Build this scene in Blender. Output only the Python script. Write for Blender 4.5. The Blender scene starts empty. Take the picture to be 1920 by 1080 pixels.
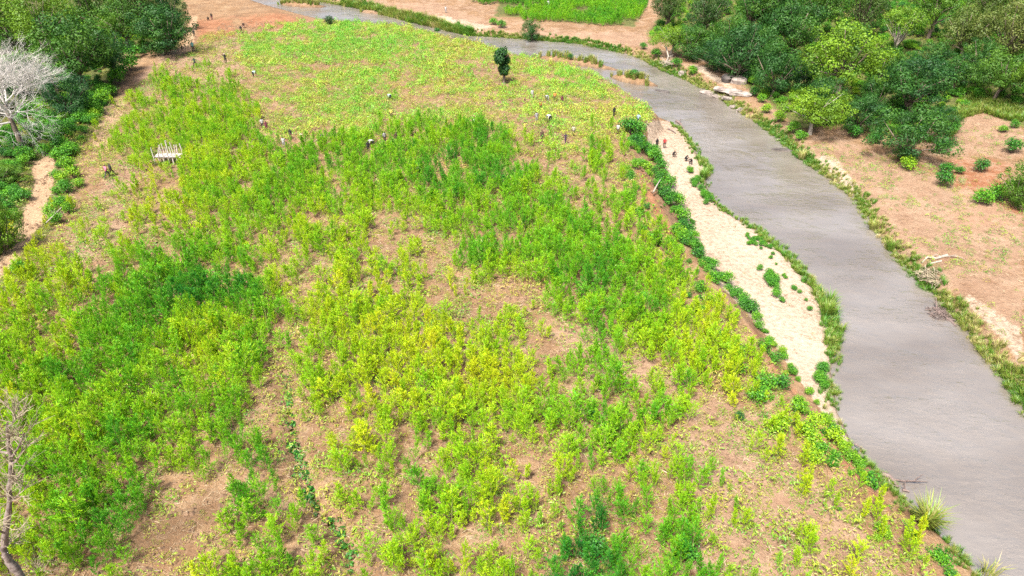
import bpy, math, random
import numpy as np
from mathutils import Vector, Matrix

random.seed(7)
RNG = np.random.default_rng(7)
SC = bpy.context.scene
COL = SC.collection
R = math.radians

# ------------------------------------------------------------------ camera
CAM_H = 36.0
PITCH = R(32.0)                       # below the horizon
FPX = 960 / math.tan(R(35.0))         # focal length in pixels of a 1920 wide frame
cam_d = bpy.data.cameras.new('camera')
cam_d.sensor_width = 36
cam_d.angle = R(70.0)
cam_d.clip_start = 0.5
cam_d.clip_end = 12000
cam = bpy.data.objects.new('camera', cam_d)
cam.location = (0, 0, CAM_H)
cam.rotation_euler = (R(90) - PITCH, 0, 0)
COL.objects.link(cam)
SC.camera = cam

# ------------------------------------------------------------------ sky, sun, exposure
SUN_EL, SUN_AZ = R(62), R(-150)        # azimuth measured from +y towards +x
w = bpy.data.worlds.new('World')
SC.world = w
w.use_nodes = True
nt = w.node_tree
nt.nodes.clear()
sky = nt.nodes.new('ShaderNodeTexSky')
sky.sky_type = 'NISHITA'
sky.sun_disc = False
sky.sun_elevation = SUN_EL
sky.sun_rotation = SUN_AZ
sky.air_density = 1.0
sky.dust_density = 6.0
sky.ozone_density = 0.6
bg = nt.nodes.new('ShaderNodeBackground')
bg.inputs['Strength'].default_value = 0.066
wo = nt.nodes.new('ShaderNodeOutputWorld')
nt.links.new(sky.outputs[0], bg.inputs[0])
nt.links.new(bg.outputs[0], wo.inputs[0])

sun_d = bpy.data.lights.new('sun', 'SUN')
sun_d.energy = 2.8
sun_d.angle = R(10)
sun_d.color = (1.0, 0.95, 0.86)
sun = bpy.data.objects.new('sun', sun_d)
sd = Vector((math.sin(SUN_AZ) * math.cos(SUN_EL), math.cos(SUN_AZ) * math.cos(SUN_EL), math.sin(SUN_EL)))
sun.rotation_euler = sd.to_track_quat('Z', 'Y').to_euler()
sun.location = sd * 200
COL.objects.link(sun)

SC.view_settings.view_transform = 'Standard'
SC.view_settings.look = 'None'
SC.view_settings.gamma = 1
SC.view_settings.use_curve_mapping = False
SC.view_settings.exposure = 2.05
SC.cycles.max_bounces = 5
SC.cycles.diffuse_bounces = 3
SC.cycles.transmission_bounces = 3
SC.cycles.transparent_max_bounces = 4
SC.cycles.use_denoising = False

# ------------------------------------------------------------------ photo point -> place on the land
CP, SP = math.cos(PITCH), math.sin(PITCH)

def ray(u, v):
    cx = (np.asarray(u, float) - 960) / FPX
    cy = (540 - np.asarray(v, float)) / FPX
    return cx, CP + cy * SP, -SP + cy * CP

def at_z(u, v, z):
    dx, dy, dz = ray(u, v)
    t = (z - CAM_H) / dz
    return dx * t, dy * t

def at_y(u, v, y):
    dx, dy, dz = ray(u, v)
    t = y / dy
    return dx * t, CAM_H + dz * t

def project(x, y, z):
    dz = z - CAM_H
    f = y * CP - dz * SP
    f = np.where(f > 1.0, f, 1.0)
    up = y * SP + dz * CP
    return 960 + FPX * x / f, 540 - FPX * up / f

# ------------------------------------------------------------------ numpy helpers
def sstep(t):
    t = np.clip(t, 0, 1)
    return t * t * (3 - 2 * t)

def _hash(ix, iy, s):
    h = (ix.astype(np.int64) * 374761393 + iy.astype(np.int64) * 668265263 + s * 1442695041) & 0x7fffffff
    h = ((h ^ (h >> 13)) * 1274126177) & 0x7fffffff
    h = h ^ (h >> 16)
    return (h & 0xffff) / 65535.0

def vnoise(x, y, s=0):
    x = np.asarray(x, float); y = np.asarray(y, float)
    ix = np.floor(x); iy = np.floor(y)
    fx = x - ix; fy = y - iy
    fx = fx * fx * (3 - 2 * fx); fy = fy * fy * (3 - 2 * fy)
    a = _hash(ix, iy, s); b = _hash(ix + 1, iy, s); c = _hash(ix, iy + 1, s); d = _hash(ix + 1, iy + 1, s)
    return (a * (1 - fx) + b * fx) * (1 - fy) + (c * (1 - fx) + d * fx) * fy

def fbm(x, y, s=0, o=4):
    r = 0; a = 1; t = 0
    for k in range(o):
        r = r + a * vnoise(x * 2 ** k, y * 2 ** k, s + k * 17); t += a; a *= .5
    return r / t

def seg_dist(px, py, P):
    d = np.full(px.shape, 1e9)
    for (x0, y0), (x1, y1) in zip(P[:-1], P[1:]):
        dx, dy = x1 - x0, y1 - y0
        L = dx * dx + dy * dy + 1e-9
        t = np.clip(((px - x0) * dx + (py - y0) * dy) / L, 0, 1)
        d = np.minimum(d, (px - x0 - t * dx) ** 2 + (py - y0 - t * dy) ** 2)
    return np.sqrt(d)

def inside(px, py, P):
    r = np.zeros(px.shape, bool)
    n = len(P)
    for i in range(n):
        x0, y0 = P[i]; x1, y1 = P[(i + 1) % n]
        if y0 == y1: continue
        c = ((y0 > py) != (y1 > py)) & (px < (x1 - x0) * (py - y0) / (y1 - y0) + x0)
        r ^= c
    return r

def soft_in(px, py, P, w):
    """1 inside the outline, falling to 0 over w outside it"""
    d = seg_dist(px, py, list(P) + [P[0]])
    i = inside(px, py, P)
    return np.clip(0.5 + np.where(i, d, -d) / w, 0, 1)

# ------------------------------------------------------------------ the shape of the land
WATER = -2.6
FAR_EDGE = [(330, -70), (440, -12), (500, 10), (560, 28), (600, 37), (680, 43), (740, 50), (800, 62), (880, 80),
            (960, 100), (1030, 116), (1110, 136), (1150, 156), (1195, 186), (1230, 214)]
BANK_TOP = [(1195, 245), (1172, 262), (1185, 290), (1212, 340), (1232, 390), (1268, 450), (1303, 500), (1342, 545), (1392, 600),
            (1425, 650), (1470, 715), (1515, 780), (1560, 835), (1605, 885), (1655, 935), (1715, 1005), (1795, 1095), (1880, 1190), (1960, 1280)]
SHORE_L = [(1262, 232), (1290, 258), (1310, 290), (1330, 320), (1325, 345), (1337, 375), (1365, 400), (1420, 430), (1480, 480), (1530, 540),
           (1563, 590), (1568, 640), (1560, 700), (1570, 770), (1600, 840), (1650, 893), (1700, 945), (1762, 1003), (1835, 1080), (1920, 1170), (2000, 1270)]
SHORE_R = [(300, -98), (420, -45), (520, -12), (600, 3), (690, 18), (760, 38), (880, 66), (970, 72), (1090, 82), (1150, 95), (1200, 108), (1240, 130), (1290, 150),
           (1320, 166), (1350, 182), (1385, 208), (1425, 232), (1470, 266), (1495, 292), (1550, 330), (1610, 377), (1640, 430), (1690, 490), (1730, 533), (1780, 578),
           (1830, 640), (1900, 730), (1970, 815), (2080, 930), (2200, 1060)]

def wl(pts, z):
    return [tuple(float(c) for c in at_z(u, v, z)) for u, v in pts]

E_W = wl(FAR_EDGE, 0.0)
T_W = wl(BANK_TOP, 0.0)
# waterline along the far field edge lies just below the edge
offs = []
for i, p in enumerate(E_W):
    a = E_W[max(i - 1, 0)]; b = E_W[min(i + 1, len(E_W) - 1)]
    dx, dy = b[0] - a[0], b[1] - a[1]; L = math.hypot(dx, dy)
    offs.append((p[0] - dy / L * 2.2, p[1] + dx / L * 2.2))
WL_W = offs[:-1] + wl(SHORE_L, WATER)
WR_W = wl(SHORE_R, WATER)
FIELD_W = E_W + T_W + [(T_W[-1][0], -400), (-900, -400), (-900, 900), (E_W[0][0] - 300, 900)]
RIVER_W = WL_W + WR_W[::-1]
ISLETS = [  # pixel centre, half length, half width (m), direction (deg), height over water
    (1078, 118, 8.0, 1.7, -32, .75), (1186, 152, 4.6, 1.7, -38, .7), (566, 10, 6.5, 2.2, -20, .8), (700, 24, 4, 1.2, -20, .5)]
ISL_W = [(*[float(c) for c in at_z(u, v, WATER)], a, b, R(r), h) for u, v, a, b, r, h in ISLETS]
GULLY_PX = [(532, 700), (540, 760), (548, 815), (556, 860), (572, 905), (585, 935), (612, 962), (634, 985), (648, 1030), (655, 1075)]
GULLY_W = wl(GULLY_PX, 0)

def land(x, y):
    x = np.asarray(x, float); y = np.asarray(y, float)
    shp = x.shape
    x = x.ravel(); y = y.ravel()
    z = np.zeros_like(x)
    inr = inside(x, y, RIVER_W)
    inf = inside(x, y, FIELD_W)
    dl = seg_dist(x, y, WL_W)
    dr = seg_dist(x, y, WR_W)
    df = np.where(inf, 0, seg_dist(x, y, FIELD_W + [FIELD_W[0]]))
    # field and the bank below it
    t = dl / (dl + df + 1e-6)
    zl = WATER + 0.30 * sstep(t / .10) + 0.30 * t + (-WATER - 0.60) * sstep((t - .66) / .34)
    u, v = project(x, y, np.zeros_like(x))
    hump = 1.3 * np.exp(-(((x + 28) / 46) ** 2 + ((y - 165) / 26) ** 2)) + .5 * np.exp(-(((x - 5) / 30) ** 2 + ((y - 95) / 18) ** 2))
    und = (fbm(x * .045, y * .045, 3) - .5) * 1.5 + (fbm(x * .35, y * .35, 5, 3) - .5) * .34
    z_field = hump * sstep(dl / 10) + und * np.minimum(1, dl / 6)
    zl = np.where(inf, z_field, zl + und * .25 * t)
    # the other side of the river
    zr = WATER + 1.05 * sstep(dr / 1.5) + .012 * np.minimum(dr, 120) + (fbm(x * .06, y * .06, 9) - .5) * 1.2 * np.minimum(1, dr / 8) \
        + (fbm(x * .4, y * .4, 8, 3) - .5) * .35 * np.minimum(1, dr / 2) \
        + 4.2 * sstep((dr - 15) / 40) * sstep((x - 22) / 30)
    side_l = inf | (dl < dr)
    z = np.where(side_l, zl, zr)
    bed = WATER - .12 - .9 * sstep(np.minimum(dl, dr) / 3.5)
    z = np.where(inr, bed, z)
    for cx, cy, a, b, r, h in ISL_W:
        ex = (x - cx) * math.cos(r) + (y - cy) * math.sin(r)
        ey = -(x - cx) * math.sin(r) + (y - cy) * math.cos(r)
        q = np.sqrt((ex / a) ** 2 + (ey / b) ** 2) + (fbm(x * .5, y * .5, 21, 3) - .5) * .5
        z = np.where(inr, np.maximum(z, WATER - .5 + (h + .5) * sstep((1.45 - q) / .9)), z)
    # narrow eroded gully in the field
    g = seg_dist(x, y, GULLY_W)
    dep = np.interp(y, [GULLY_W[-1][1], GULLY_W[-4][1], GULLY_W[3][1], GULLY_W[0][1]], [.35, .9, .9, .15])
    z = z - dep * np.clip(1 - g / .65, 0, 1) ** .7
    return z.reshape(shp)

def ground(u, v):
    """the point of the land seen at a place of the photo"""
    z = 0.0
    for _ in range(14):
        x, y = at_z(u, v, z)
        z = .45 * z + .55 * float(land(np.array([x]), np.array([y]))[0])
    x, y = at_z(u, v, z)
    return float(x), float(y), float(land(np.array([float(x)]), np.array([float(y)]))[0])

# ------------------------------------------------------------------ mesh builders
def new_mesh(name, V, F, mats=(), mat_idx=None, lv=None, smooth=False):
    me = bpy.data.meshes.new(name)
    me.from_pydata([tuple(p) for p in V], [], [tuple(f) for f in F])
    for m in mats: me.materials.append(m)
    if mat_idx is not None: me.polygons.foreach_set('material_index', np.asarray(mat_idx, np.int32))
    if smooth: me.polygons.foreach_set('use_smooth', np.ones(len(me.polygons), bool))
    if lv is not None:
        a = me.attributes.new('lv', 'FLOAT', 'FACE')
        a.data.foreach_set('value', np.asarray(lv, np.float32))
    me.update()
    return me

class MB:
    """collects tubes, leaves and blobs into one mesh"""
    def __init__(s): s.V = []; s.F = []; s.M = []; s.L = []; s.n = 0
    def add(s, V, F, m=0, lv=None):
        V = np.asarray(V, float); F = np.asarray(F, int)
        s.V.append(V)
        s.F += [tuple(f) for f in (F + s.n)]
        s.M += [m] * len(F)
        s.L += list(lv) if lv is not None else [random.random()] * len(F)
        s.n += len(V)
    def tube(s, P, Rr, n=5, m=0, cap=True):
        P = [Vector(p) for p in P]
        V = []; k = len(P)
        ref = Vector((.37, .21, .9)).normalized()
        for i, p in enumerate(P):
            d = (P[min(i + 1, k - 1)] - P[max(i - 1, 0)]).normalized()
            a = d.cross(ref)
            if a.length < .1: a = d.cross(Vector((1, 0, 0)))
            a.normalize(); b = d.cross(a)
            for j in range(n):
                t = 2 * math.pi * j / n
                V.append(p + (a * math.cos(t) + b * math.sin(t)) * Rr[i])
        F = []
        for i in range(k - 1):
            for j in range(n):
                F.append((i * n + j, i * n + (j + 1) % n, (i + 1) * n + (j + 1) % n, (i + 1) * n + j))
        s.add([tuple(v) for v in V], F, m)
        if cap and n in (3, 4):
            s.F.append(tuple(range(s.n - n, s.n))); s.M.append(m); s.L.append(.5)
    def leaves(s, C, N, size, aspect=.55, m=0, rng=RNG, lv=None):
        C = np.asarray(C); N = np.asarray(N)
        N = N / (np.linalg.norm(N, axis=1, keepdims=True) + 1e-9)
        T = rng.normal(size=C.shape); T -= N * (T * N).sum(1, keepdims=True)
        T /= np.linalg.norm(T, axis=1, keepdims=True) + 1e-9
        B = np.cross(N, T)
        sz = np.asarray(size).reshape(-1, 1) * np.ones((len(C), 1))
        V = np.stack([C - T * sz * .5, C + B * sz * aspect * .5 + N * sz * .08, C + T * sz * .5, C - B * sz * aspect * .5 + N * sz * .08], 1).reshape(-1, 3)
        F = np.arange(len(V)).reshape(-1, 4)
        s.add(V, F, m, rng.random(len(C)) if lv is None else lv)
    def blades(s, B, D, L, W, m=0, rng=RNG, droop=.0, seg=1, lv=None):
        """narrow leaflets: base, direction, length, width"""
        B = np.asarray(B); D = np.asarray(D)
        D = D / (np.linalg.norm(D, axis=1, keepdims=True) + 1e-9)
        S = np.cross(D, rng.normal(size=D.shape)); S /= np.linalg.norm(S, axis=1, keepdims=True) + 1e-9
        L = np.asarray(L).reshape(-1, 1) * np.ones((len(B), 1)); Wd = np.asarray(W).reshape(-1, 1) * np.ones((len(B), 1))
        mid = B + D * L * .5; tip = B + D * L
        mid[:, 2] += 0; tip[:, 2] -= (droop * L)[:, 0]
        V = np.stack([B, mid + S * Wd * .5, tip, mid - S * Wd * .5], 1).reshape(-1, 3)
        F = np.arange(len(V)).reshape(-1, 4)
        s.add(V, F, m, rng.random(len(B)) if lv is None else lv)
    def build(s, name, mats, smooth=False):
        return new_mesh(name, np.concatenate(s.V), s.F, mats, s.M, s.L, smooth)

def link(name, me, parent=None):
    o = bpy.data.objects.new(name, me)
    COL.objects.link(o)
    if parent: o.parent = parent
    return o

def tag(o, label, cat, group=None):
    o['label'] = label; o['category'] = cat; o['kind'] = 'thing'
    if group: o['group'] = group
    return o

def empty(name, loc, rz=0, sc=(1, 1, 1)):
    e = bpy.data.objects.new(name, None)
    e.empty_display_size = .3
    COL.objects.link(e)
    e.location = loc; e.rotation_euler = (0, 0, rz); e.scale = sc
    return e

ORD = ['', 'first', 'second', 'third', 'fourth', 'fifth', 'sixth', 'seventh', 'eighth', 'ninth', 'tenth', 'eleventh', 'twelfth', 'thirteenth', 'fourteenth',
       'fifteenth', 'sixteenth', 'seventeenth', 'eighteenth', 'nineteenth', 'twentieth']
def ordinal(n):
    if n <= 20: return ORD[n]
    tens = {2: 'twenty', 3: 'thirty', 4: 'forty', 5: 'fifty', 6: 'sixty', 7: 'seventy', 8: 'eighty', 9: 'ninety'}
    t, o = divmod(n, 10)
    if o == 0: return tens[t][:-1] + 'ieth'
    return tens[t] + '-' + ORD[o]

# ------------------------------------------------------------------ materials
def mat(name):
    m = bpy.data.materials.new(name)
    m.use_nodes = True
    m.node_tree.nodes.clear()
    return m, m.node_tree

def N(nt, t, **kw):
    n = nt.nodes.new(t)
    for k, v in kw.items():
        if k.startswith('i_'):
            n.inputs[k[2:].replace('_', ' ')].default_value = v
        else: setattr(n, k, v)
    return n

def ramp(nt, stops, interp='LINEAR'):
    r = nt.nodes.new('ShaderNodeValToRGB')
    r.color_ramp.interpolation = interp
    e = r.color_ramp.elements
    while len(e) < len(stops): e.new(.5)
    for x, (p, c) in zip(e, stops):
        x.position = p; x.color = (*c, 1)
    return r

def math_n(nt, op, a, b=None, clamp=False):
    n = nt.nodes.new('ShaderNodeMath'); n.operation = op; n.use_clamp = clamp
    for i, s in enumerate((a, b)):
        if s is None: continue
        if isinstance(s, (int, float)): n.inputs[i].default_value = s
        else: nt.links.new(s, n.inputs[i])
    return n.outputs[0]

def mixc(nt, f, a, b, mode='MIX'):
    n = nt.nodes.new('ShaderNodeMix'); n.data_type = 'RGBA'; n.blend_type = mode
    for i, s in ((0, f), (6, a), (7, b)):
        if isinstance(s, (int, float)): n.inputs[i].default_value = s
        elif isinstance(s, tuple): n.inputs[i].default_value = (*s, 1)
        else: nt.links.new(s, n.inputs[i])
    return n.outputs[2]

def leaf_mat(name, stops, spread=.28, transl=.35, gloss=.06, rough=.45, vr=.5):
    """leaf colour runs along the stops with the plant's own tint and a little leaf by leaf"""
    m, nt = mat(name)
    a = N(nt, 'ShaderNodeAttribute', attribute_type='INSTANCER', attribute_name='tint')
    l = N(nt, 'ShaderNodeAttribute', attribute_type='GEOMETRY', attribute_name='lv')
    d = math_n(nt, 'MULTIPLY', math_n(nt, 'SUBTRACT', l.outputs['Fac'], .5), spread)
    f = math_n(nt, 'ADD', a.outputs['Fac'], d, True)
    r = ramp(nt, stops)
    nt.links.new(f, r.inputs[0])
    val = math_n(nt, 'ADD', math_n(nt, 'MULTIPLY', l.outputs['Fac'], vr), 1 - vr / 2)
    hsv = N(nt, 'ShaderNodeHueSaturation')
    nt.links.new(val, hsv.inputs['Value']); nt.links.new(r.outputs[0], hsv.inputs['Color'])
    col = hsv.outputs[0]
    df = N(nt, 'ShaderNodeBsdfDiffuse'); tr = N(nt, 'ShaderNodeBsdfTranslucent'); gl = N(nt, 'ShaderNodeBsdfGlossy', i_Roughness=rough)
    nt.links.new(col, df.inputs[0]); nt.links.new(col, tr.inputs[0])
    gl.inputs[0].default_value = (.8, .85, .8, 1)
    m1 = N(nt, 'ShaderNodeMixShader'); m1.inputs[0].default_value = transl
    nt.links.new(df.outputs[0], m1.inputs[1]); nt.links.new(tr.outputs[0], m1.inputs[2])
    m2 = N(nt, 'ShaderNodeMixShader'); m2.inputs[0].default_value = gloss
    nt.links.new(m1.outputs[0], m2.inputs[1]); nt.links.new(gl.outputs[0], m2.inputs[2])
    o = N(nt, 'ShaderNodeOutputMaterial'); nt.links.new(m2.outputs[0], o.inputs[0])
    return m

def plain_mat(name, c1, c2, scale=6, rough=.85, bump=.3, detail=4, coords='Object'):
    m, nt = mat(name)
    tc = N(nt, 'ShaderNodeTexCoord')
    nz = N(nt, 'ShaderNodeTexNoise', i_Scale=scale, i_Detail=detail)
    nt.links.new(tc.outputs[coords], nz.inputs['Vector'])
    r = ramp(nt, [(.32, c1), (.68, c2)])
    nt.links.new(nz.outputs['Fac'], r.inputs[0])
    b = N(nt, 'ShaderNodeBsdfPrincipled', i_Roughness=rough)
    nt.links.new(r.outputs[0], b.inputs['Base Color'])
    if bump:
        bp = N(nt, 'ShaderNodeBump', i_Strength=bump, i_Distance=.05)
        nt.links.new(nz.outputs['Fac'], bp.inputs['Height']); nt.links.new(bp.outputs[0], b.inputs['Normal'])
    o = N(nt, 'ShaderNodeOutputMaterial'); nt.links.new(b.outputs[0], o.inputs[0])
    return m

M_CROP = leaf_mat('crop_leaf', [(0, (.54, .53, .016)), (.25, (.39, .53, .012)), (.5, (.205, .44, .012)), (.75, (.075, .31, .014)), (1, (.018, .15, .022))], .36, .30, .02)
M_CUT = leaf_mat('cut_leaf', [(0, (.32, .23, .08)), (.3, (.44, .46, .06)), (.6, (.28, .47, .045)), (1, (.11, .34, .03))], .85, .25, .03)
M_WEED = leaf_mat('weed_leaf', [(0, (.36, .27, .08)), (.35, (.26, .32, .025)), (.7, (.13, .29, .02)), (1, (.05, .18, .03))], .5, .3, .03)
M_TREE = leaf_mat('tree_leaf', [(0, (.012, .052, .018)), (.25, (.027, .092, .013)), (.5, (.066, .145, .012)), (.75, (.130, .235, .010)), (1, (.25, .36, .010))], .42, .20, .02, .5, .25)
M_OLIVE = leaf_mat('olive_leaf', [(0, (.030, .075, .018)), (.5, (.075, .125, .020)), (1, (.14, .14, .04))], .5, .25, .02)
M_SHRUB = leaf_mat('shrub_leaf', [(0, (.022, .105, .022)), (.4, (.055, .215, .014)), (.7, (.11, .28, .012)), (1, (.24, .38, .012))], .40, .3, .02)
M_GRASS = leaf_mat('grass_blade', [(0, (.50, .42, .20)), (.3, (.26, .27, .06)), (.6, (.13, .22, .022)), (1, (.060, .20, .02))], .45, .35, .03)
M_STRAW = leaf_mat('straw', [(0, (0.180, 0.108, 0.066)), (.5, (0.288, 0.204, 0.120)), (1, (0.372, 0.300, 0.204))], .6, .1, .03)
M_STEM = plain_mat('green_stem', (.12, .14, .04), (.22, .2, .07), 9, .8, 0)
M_BARK = plain_mat('bark', (.085, .06, .045), (.2, .155, .12), 5, .9, .5)
M_PALE = plain_mat('pale_bark', (0.198, 0.168, 0.138), (0.330, 0.294, 0.252), 4, .85, .4)
M_BARE = plain_mat('bleached_bark', (0.34, 0.32, 0.305), (0.50, 0.475, 0.455), 3, .85, .2)
M_DEAD = plain_mat('dead_bark', (0.102, 0.075, 0.066), (0.240, 0.198, 0.180), 5, .9, .6)
M_TWIG = plain_mat('dry_twig', (0.17, 0.135, 0.09), (0.28, 0.24, 0.165), 4, .85, 0)
M_WOOD = plain_mat('peeled_pole', (0.360, 0.312, 0.276), (0.480, 0.444, 0.408), 4, .7, .2)
M_DRIFT = plain_mat('driftwood', (0.078, 0.054, 0.048), (0.162, 0.120, 0.108), 4, .85, .4)
M_ROCK = plain_mat('river_rock', (.125, .10, .088), (.29, .25, .225), 1.2, .85, .7)
M_ROCKD = plain_mat('dark_rock', (.032, .027, .025), (.085, .072, .066), 1.6, .8, .7)

def ground_mat():
    m, nt = mat('soil')
    L = nt.links.new
    geo = N(nt, 'ShaderNodeNewGeometry')
    def att(n):
        return N(nt, 'ShaderNodeAttribute', attribute_type='GEOMETRY', attribute_name=n).outputs['Fac']
    def noise(s, d=4, ro=.6):
        n = N(nt, 'ShaderNodeTexNoise', i_Scale=s, i_Detail=d, i_Roughness=ro)
        L(geo.outputs['Position'], n.inputs['Vector'])
        return n.outputs['Fac']
    big, mid, fine, grit = noise(.06, 4), noise(.45, 5, .65), noise(2.2, 4, .7), noise(7, 3, .7)
    soil = ramp(nt, [(.30, (0.100, 0.053, 0.026)), (.5, (0.188, 0.114, 0.062)), (.72, (0.268, 0.178, 0.104))])
    f = math_n(nt, 'ADD', math_n(nt, 'MULTIPLY', mid, .5), math_n(nt, 'ADD', math_n(nt, 'MULTIPLY', fine, .3), math_n(nt, 'MULTIPLY', big, .2)))
    L(f, soil.inputs[0])
    # dry straw and leaf litter
    st = ramp(nt, [(.50, (0, 0, 0)), (.62, (1, 1, 1))]); L(math_n(nt, 'ADD', math_n(nt, 'MULTIPLY', grit, .6), math_n(nt, 'MULTIPLY', mid, .4)), st.inputs[0])
    c = mixc(nt, math_n(nt, 'MULTIPLY', st.outputs[0], .55), soil.outputs[0], (0.280, 0.220, 0.150))
    dk = ramp(nt, [(.30, (1, 1, 1)), (.43, (0, 0, 0))]); L(math_n(nt, 'ADD', math_n(nt, 'MULTIPLY', fine, .6), math_n(nt, 'MULTIPLY', grit, .4)), dk.inputs[0])
    c = mixc(nt, math_n(nt, 'MULTIPLY', dk.outputs[0], .6), c, (0.060, 0.037, 0.025))
    dmp = ramp(nt, [(.46, (0, 0, 0)), (.66, (1, 1, 1))]); L(math_n(nt, 'ADD', math_n(nt, 'MULTIPLY', noise(.17, 5, .7), .7), math_n(nt, 'MULTIPLY', mid, .3)), dmp.inputs[0])
    c = mixc(nt, math_n(nt, 'MULTIPLY', dmp.outputs[0], .62), c, (.088, .050, .030))
    lit = ramp(nt, [(.52, (0, 0, 0)), (.70, (1, 1, 1))]); L(math_n(nt, 'ADD', math_n(nt, 'MULTIPLY', noise(.11, 4, .65), .6), math_n(nt, 'MULTIPLY', fine, .4)), lit.inputs[0])
    c = mixc(nt, math_n(nt, 'MULTIPLY', lit.outputs[0], .55), c, (.30, .208, .118))
    # edge wobble for the masks
    wob = math_n(nt, 'ADD', math_n(nt, 'MULTIPLY', math_n(nt, 'SUBTRACT', mid, .5), 1.3), math_n(nt, 'MULTIPLY', math_n(nt, 'SUBTRACT', fine, .5), .9))
    def mask(n, k=1.0):
        r = ramp(nt, [(.38, (0, 0, 0)), (.62, (1, 1, 1))])
        L(math_n(nt, 'ADD', att(n), math_n(nt, 'MULTIPLY', wob, k)), r.inputs[0])
        # no trace of a mask where it is zero
        z = ramp(nt, [(.02, (0, 0, 0)), (.2, (1, 1, 1))]); L(att(n), z.inputs[0])
        return math_n(nt, 'MULTIPLY', r.outputs[0], z.outputs[0])
    redc = ramp(nt, [(.35, (0.165, 0.060, 0.028)), (.65, (0.250, 0.125, 0.070))]); L(mid, redc.inputs[0])
    c = mixc(nt, math_n(nt, 'MULTIPLY', mask('red'), .85), c, redc.outputs[0])
    pink = ramp(nt, [(.35, (0.160, 0.094, 0.060)), (.65, (0.280, 0.195, 0.138))]); L(f, pink.inputs[0])
    c = mixc(nt, math_n(nt, 'MULTIPLY', mask('pink'), .75), c, pink.outputs[0])
    grn = ramp(nt, [(.35, (0.025, 0.043, 0.011)), (.6, (0.075, 0.095, 0.022)), (.75, (0.125, 0.105, 0.050))]); L(fine, grn.inputs[0])
    c = mixc(nt, math_n(nt, 'MULTIPLY', mask('green'), .85), c, grn.outputs[0])
    sand = ramp(nt, [(.36, (0.175, 0.122, 0.084)), (.49, (0.300, 0.232, 0.175)), (.64, (0.370, 0.302, 0.240))]); L(math_n(nt, 'ADD', math_n(nt, 'MULTIPLY', big, .4), math_n(nt, 'MULTIPLY', fine, .6)), sand.inputs[0])
    c = mixc(nt, mask('sand', .55), c, sand.outputs[0])
    trk = ramp(nt, [(.35, (.23, .15, .090)), (.65, (.34, .235, .150))]); L(f, trk.inputs[0])
    c = mixc(nt, mask('track', .7), c, trk.outputs[0])
    c = mixc(nt, att('wet'), c, (0.065, 0.050, 0.037))
    b = N(nt, 'ShaderNodeBsdfPrincipled', i_Roughness=.95)
    b.inputs['Specular IOR Level'].default_value = .15
    L(c, b.inputs['Base Color'])
    h = math_n(nt, 'ADD', math_n(nt, 'MULTIPLY', fine, .7), math_n(nt, 'MULTIPLY', grit, .3))
    bp = N(nt, 'ShaderNodeBump', i_Strength=1.0, i_Distance=.34)
    L(h, bp.inputs['Height']); L(bp.outputs[0], b.inputs['Normal'])
    o = N(nt, 'ShaderNodeOutputMaterial'); L(b.outputs[0], o.inputs[0])
    return m

def water_mat():
    m, nt = mat('muddy_water')
    L = nt.links.new
    geo = N(nt, 'ShaderNodeNewGeometry')
    mp = N(nt, 'ShaderNodeMapping')
    mp.inputs['Rotation'].default_value = (0, 0, R(32)); mp.inputs['Scale'].default_value = (.5, 1, 1)
    L(geo.outputs['Position'], mp.inputs[0])
    def noise(s, d=3, ro=.55):
        n = N(nt, 'ShaderNodeTexNoise', i_Scale=s, i_Detail=d, i_Roughness=ro)
        L(mp.outputs[0], n.inputs['Vector'])
        return n.outputs['Fac']
    a, b_, c_, e_ = noise(.12, 4, .6), noise(.75, 4, .65), noise(2.4, 3, .6), noise(6, 2)
    col = ramp(nt, [(.36, (.112, .095, .080)), (.5, (.138, .121, .106)), (.64, (.162, .146, .133))]); L(a, col.inputs[0])
    p = N(nt, 'ShaderNodeBsdfPrincipled', i_Roughness=.06, i_IOR=2.2)
    L(col.outputs[0], p.inputs['Base Color'])
    wv_ = N(nt, 'ShaderNodeTexNoise', i_Scale=.22, i_Detail=3); L(geo.outputs['Position'], wv_.inputs['Vector'])
    gust = ramp(nt, [(.38, (.25, .25, .25)), (.62, (1, 1, 1))]); L(wv_.outputs['Fac'], gust.inputs[0])
    h = math_n(nt, 'ADD', math_n(nt, 'MULTIPLY', b_, 1.0), math_n(nt, 'ADD', math_n(nt, 'MULTIPLY', c_, .45), math_n(nt, 'MULTIPLY', e_, .08)))
    bp = N(nt, 'ShaderNodeBump', i_Strength=.62, i_Distance=.32)
    L(math_n(nt, 'MULTIPLY', h, gust.outputs[0]), bp.inputs['Height']); L(bp.outputs[0], p.inputs['Normal'])
    o = N(nt, 'ShaderNodeOutputMaterial'); L(p.outputs[0], o.inputs[0])
    return m

# ------------------------------------------------------------------ the ground sheet
def axis(lo, hi, f):
    out = [lo]
    while out[-1] < hi: out.append(out[-1] + f(out[-1]))
    return out

ys = axis(14, 265, lambda y: .26 + .0028 * y)
ys = [-3000, -1200, -500, -200, -80, -30, -8, 0, 5, 9, 12] + ys + [275, 290, 312, 345, 400, 500, 700, 1200, 2500, 6000]
xh = axis(0, 175, lambda x: .36 if x < 48 else .36 + (x - 48) * .012)
xs = xh + [190, 215, 250, 310, 420, 650, 1200, 2500, 5000]
xs = [-x for x in xs[:0:-1]] + xs
GX, GY = np.meshgrid(np.array(xs), np.array(ys))
GZ = land(GX, GY)
far = np.maximum(np.abs(GX) - 200, GY - 300)
GZ = GZ + np.where(far > 0, .02 * np.minimum(far, 800), 0)
nx, ny = len(xs), len(ys)
V = np.stack([GX.ravel(), GY.ravel(), GZ.ravel()], 1)
ii = np.arange(nx * ny).reshape(ny, nx)
F = np.stack([ii[:-1, :-1], ii[:-1, 1:], ii[1:, 1:], ii[1:, :-1]], -1).reshape(-1, 4)
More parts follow.
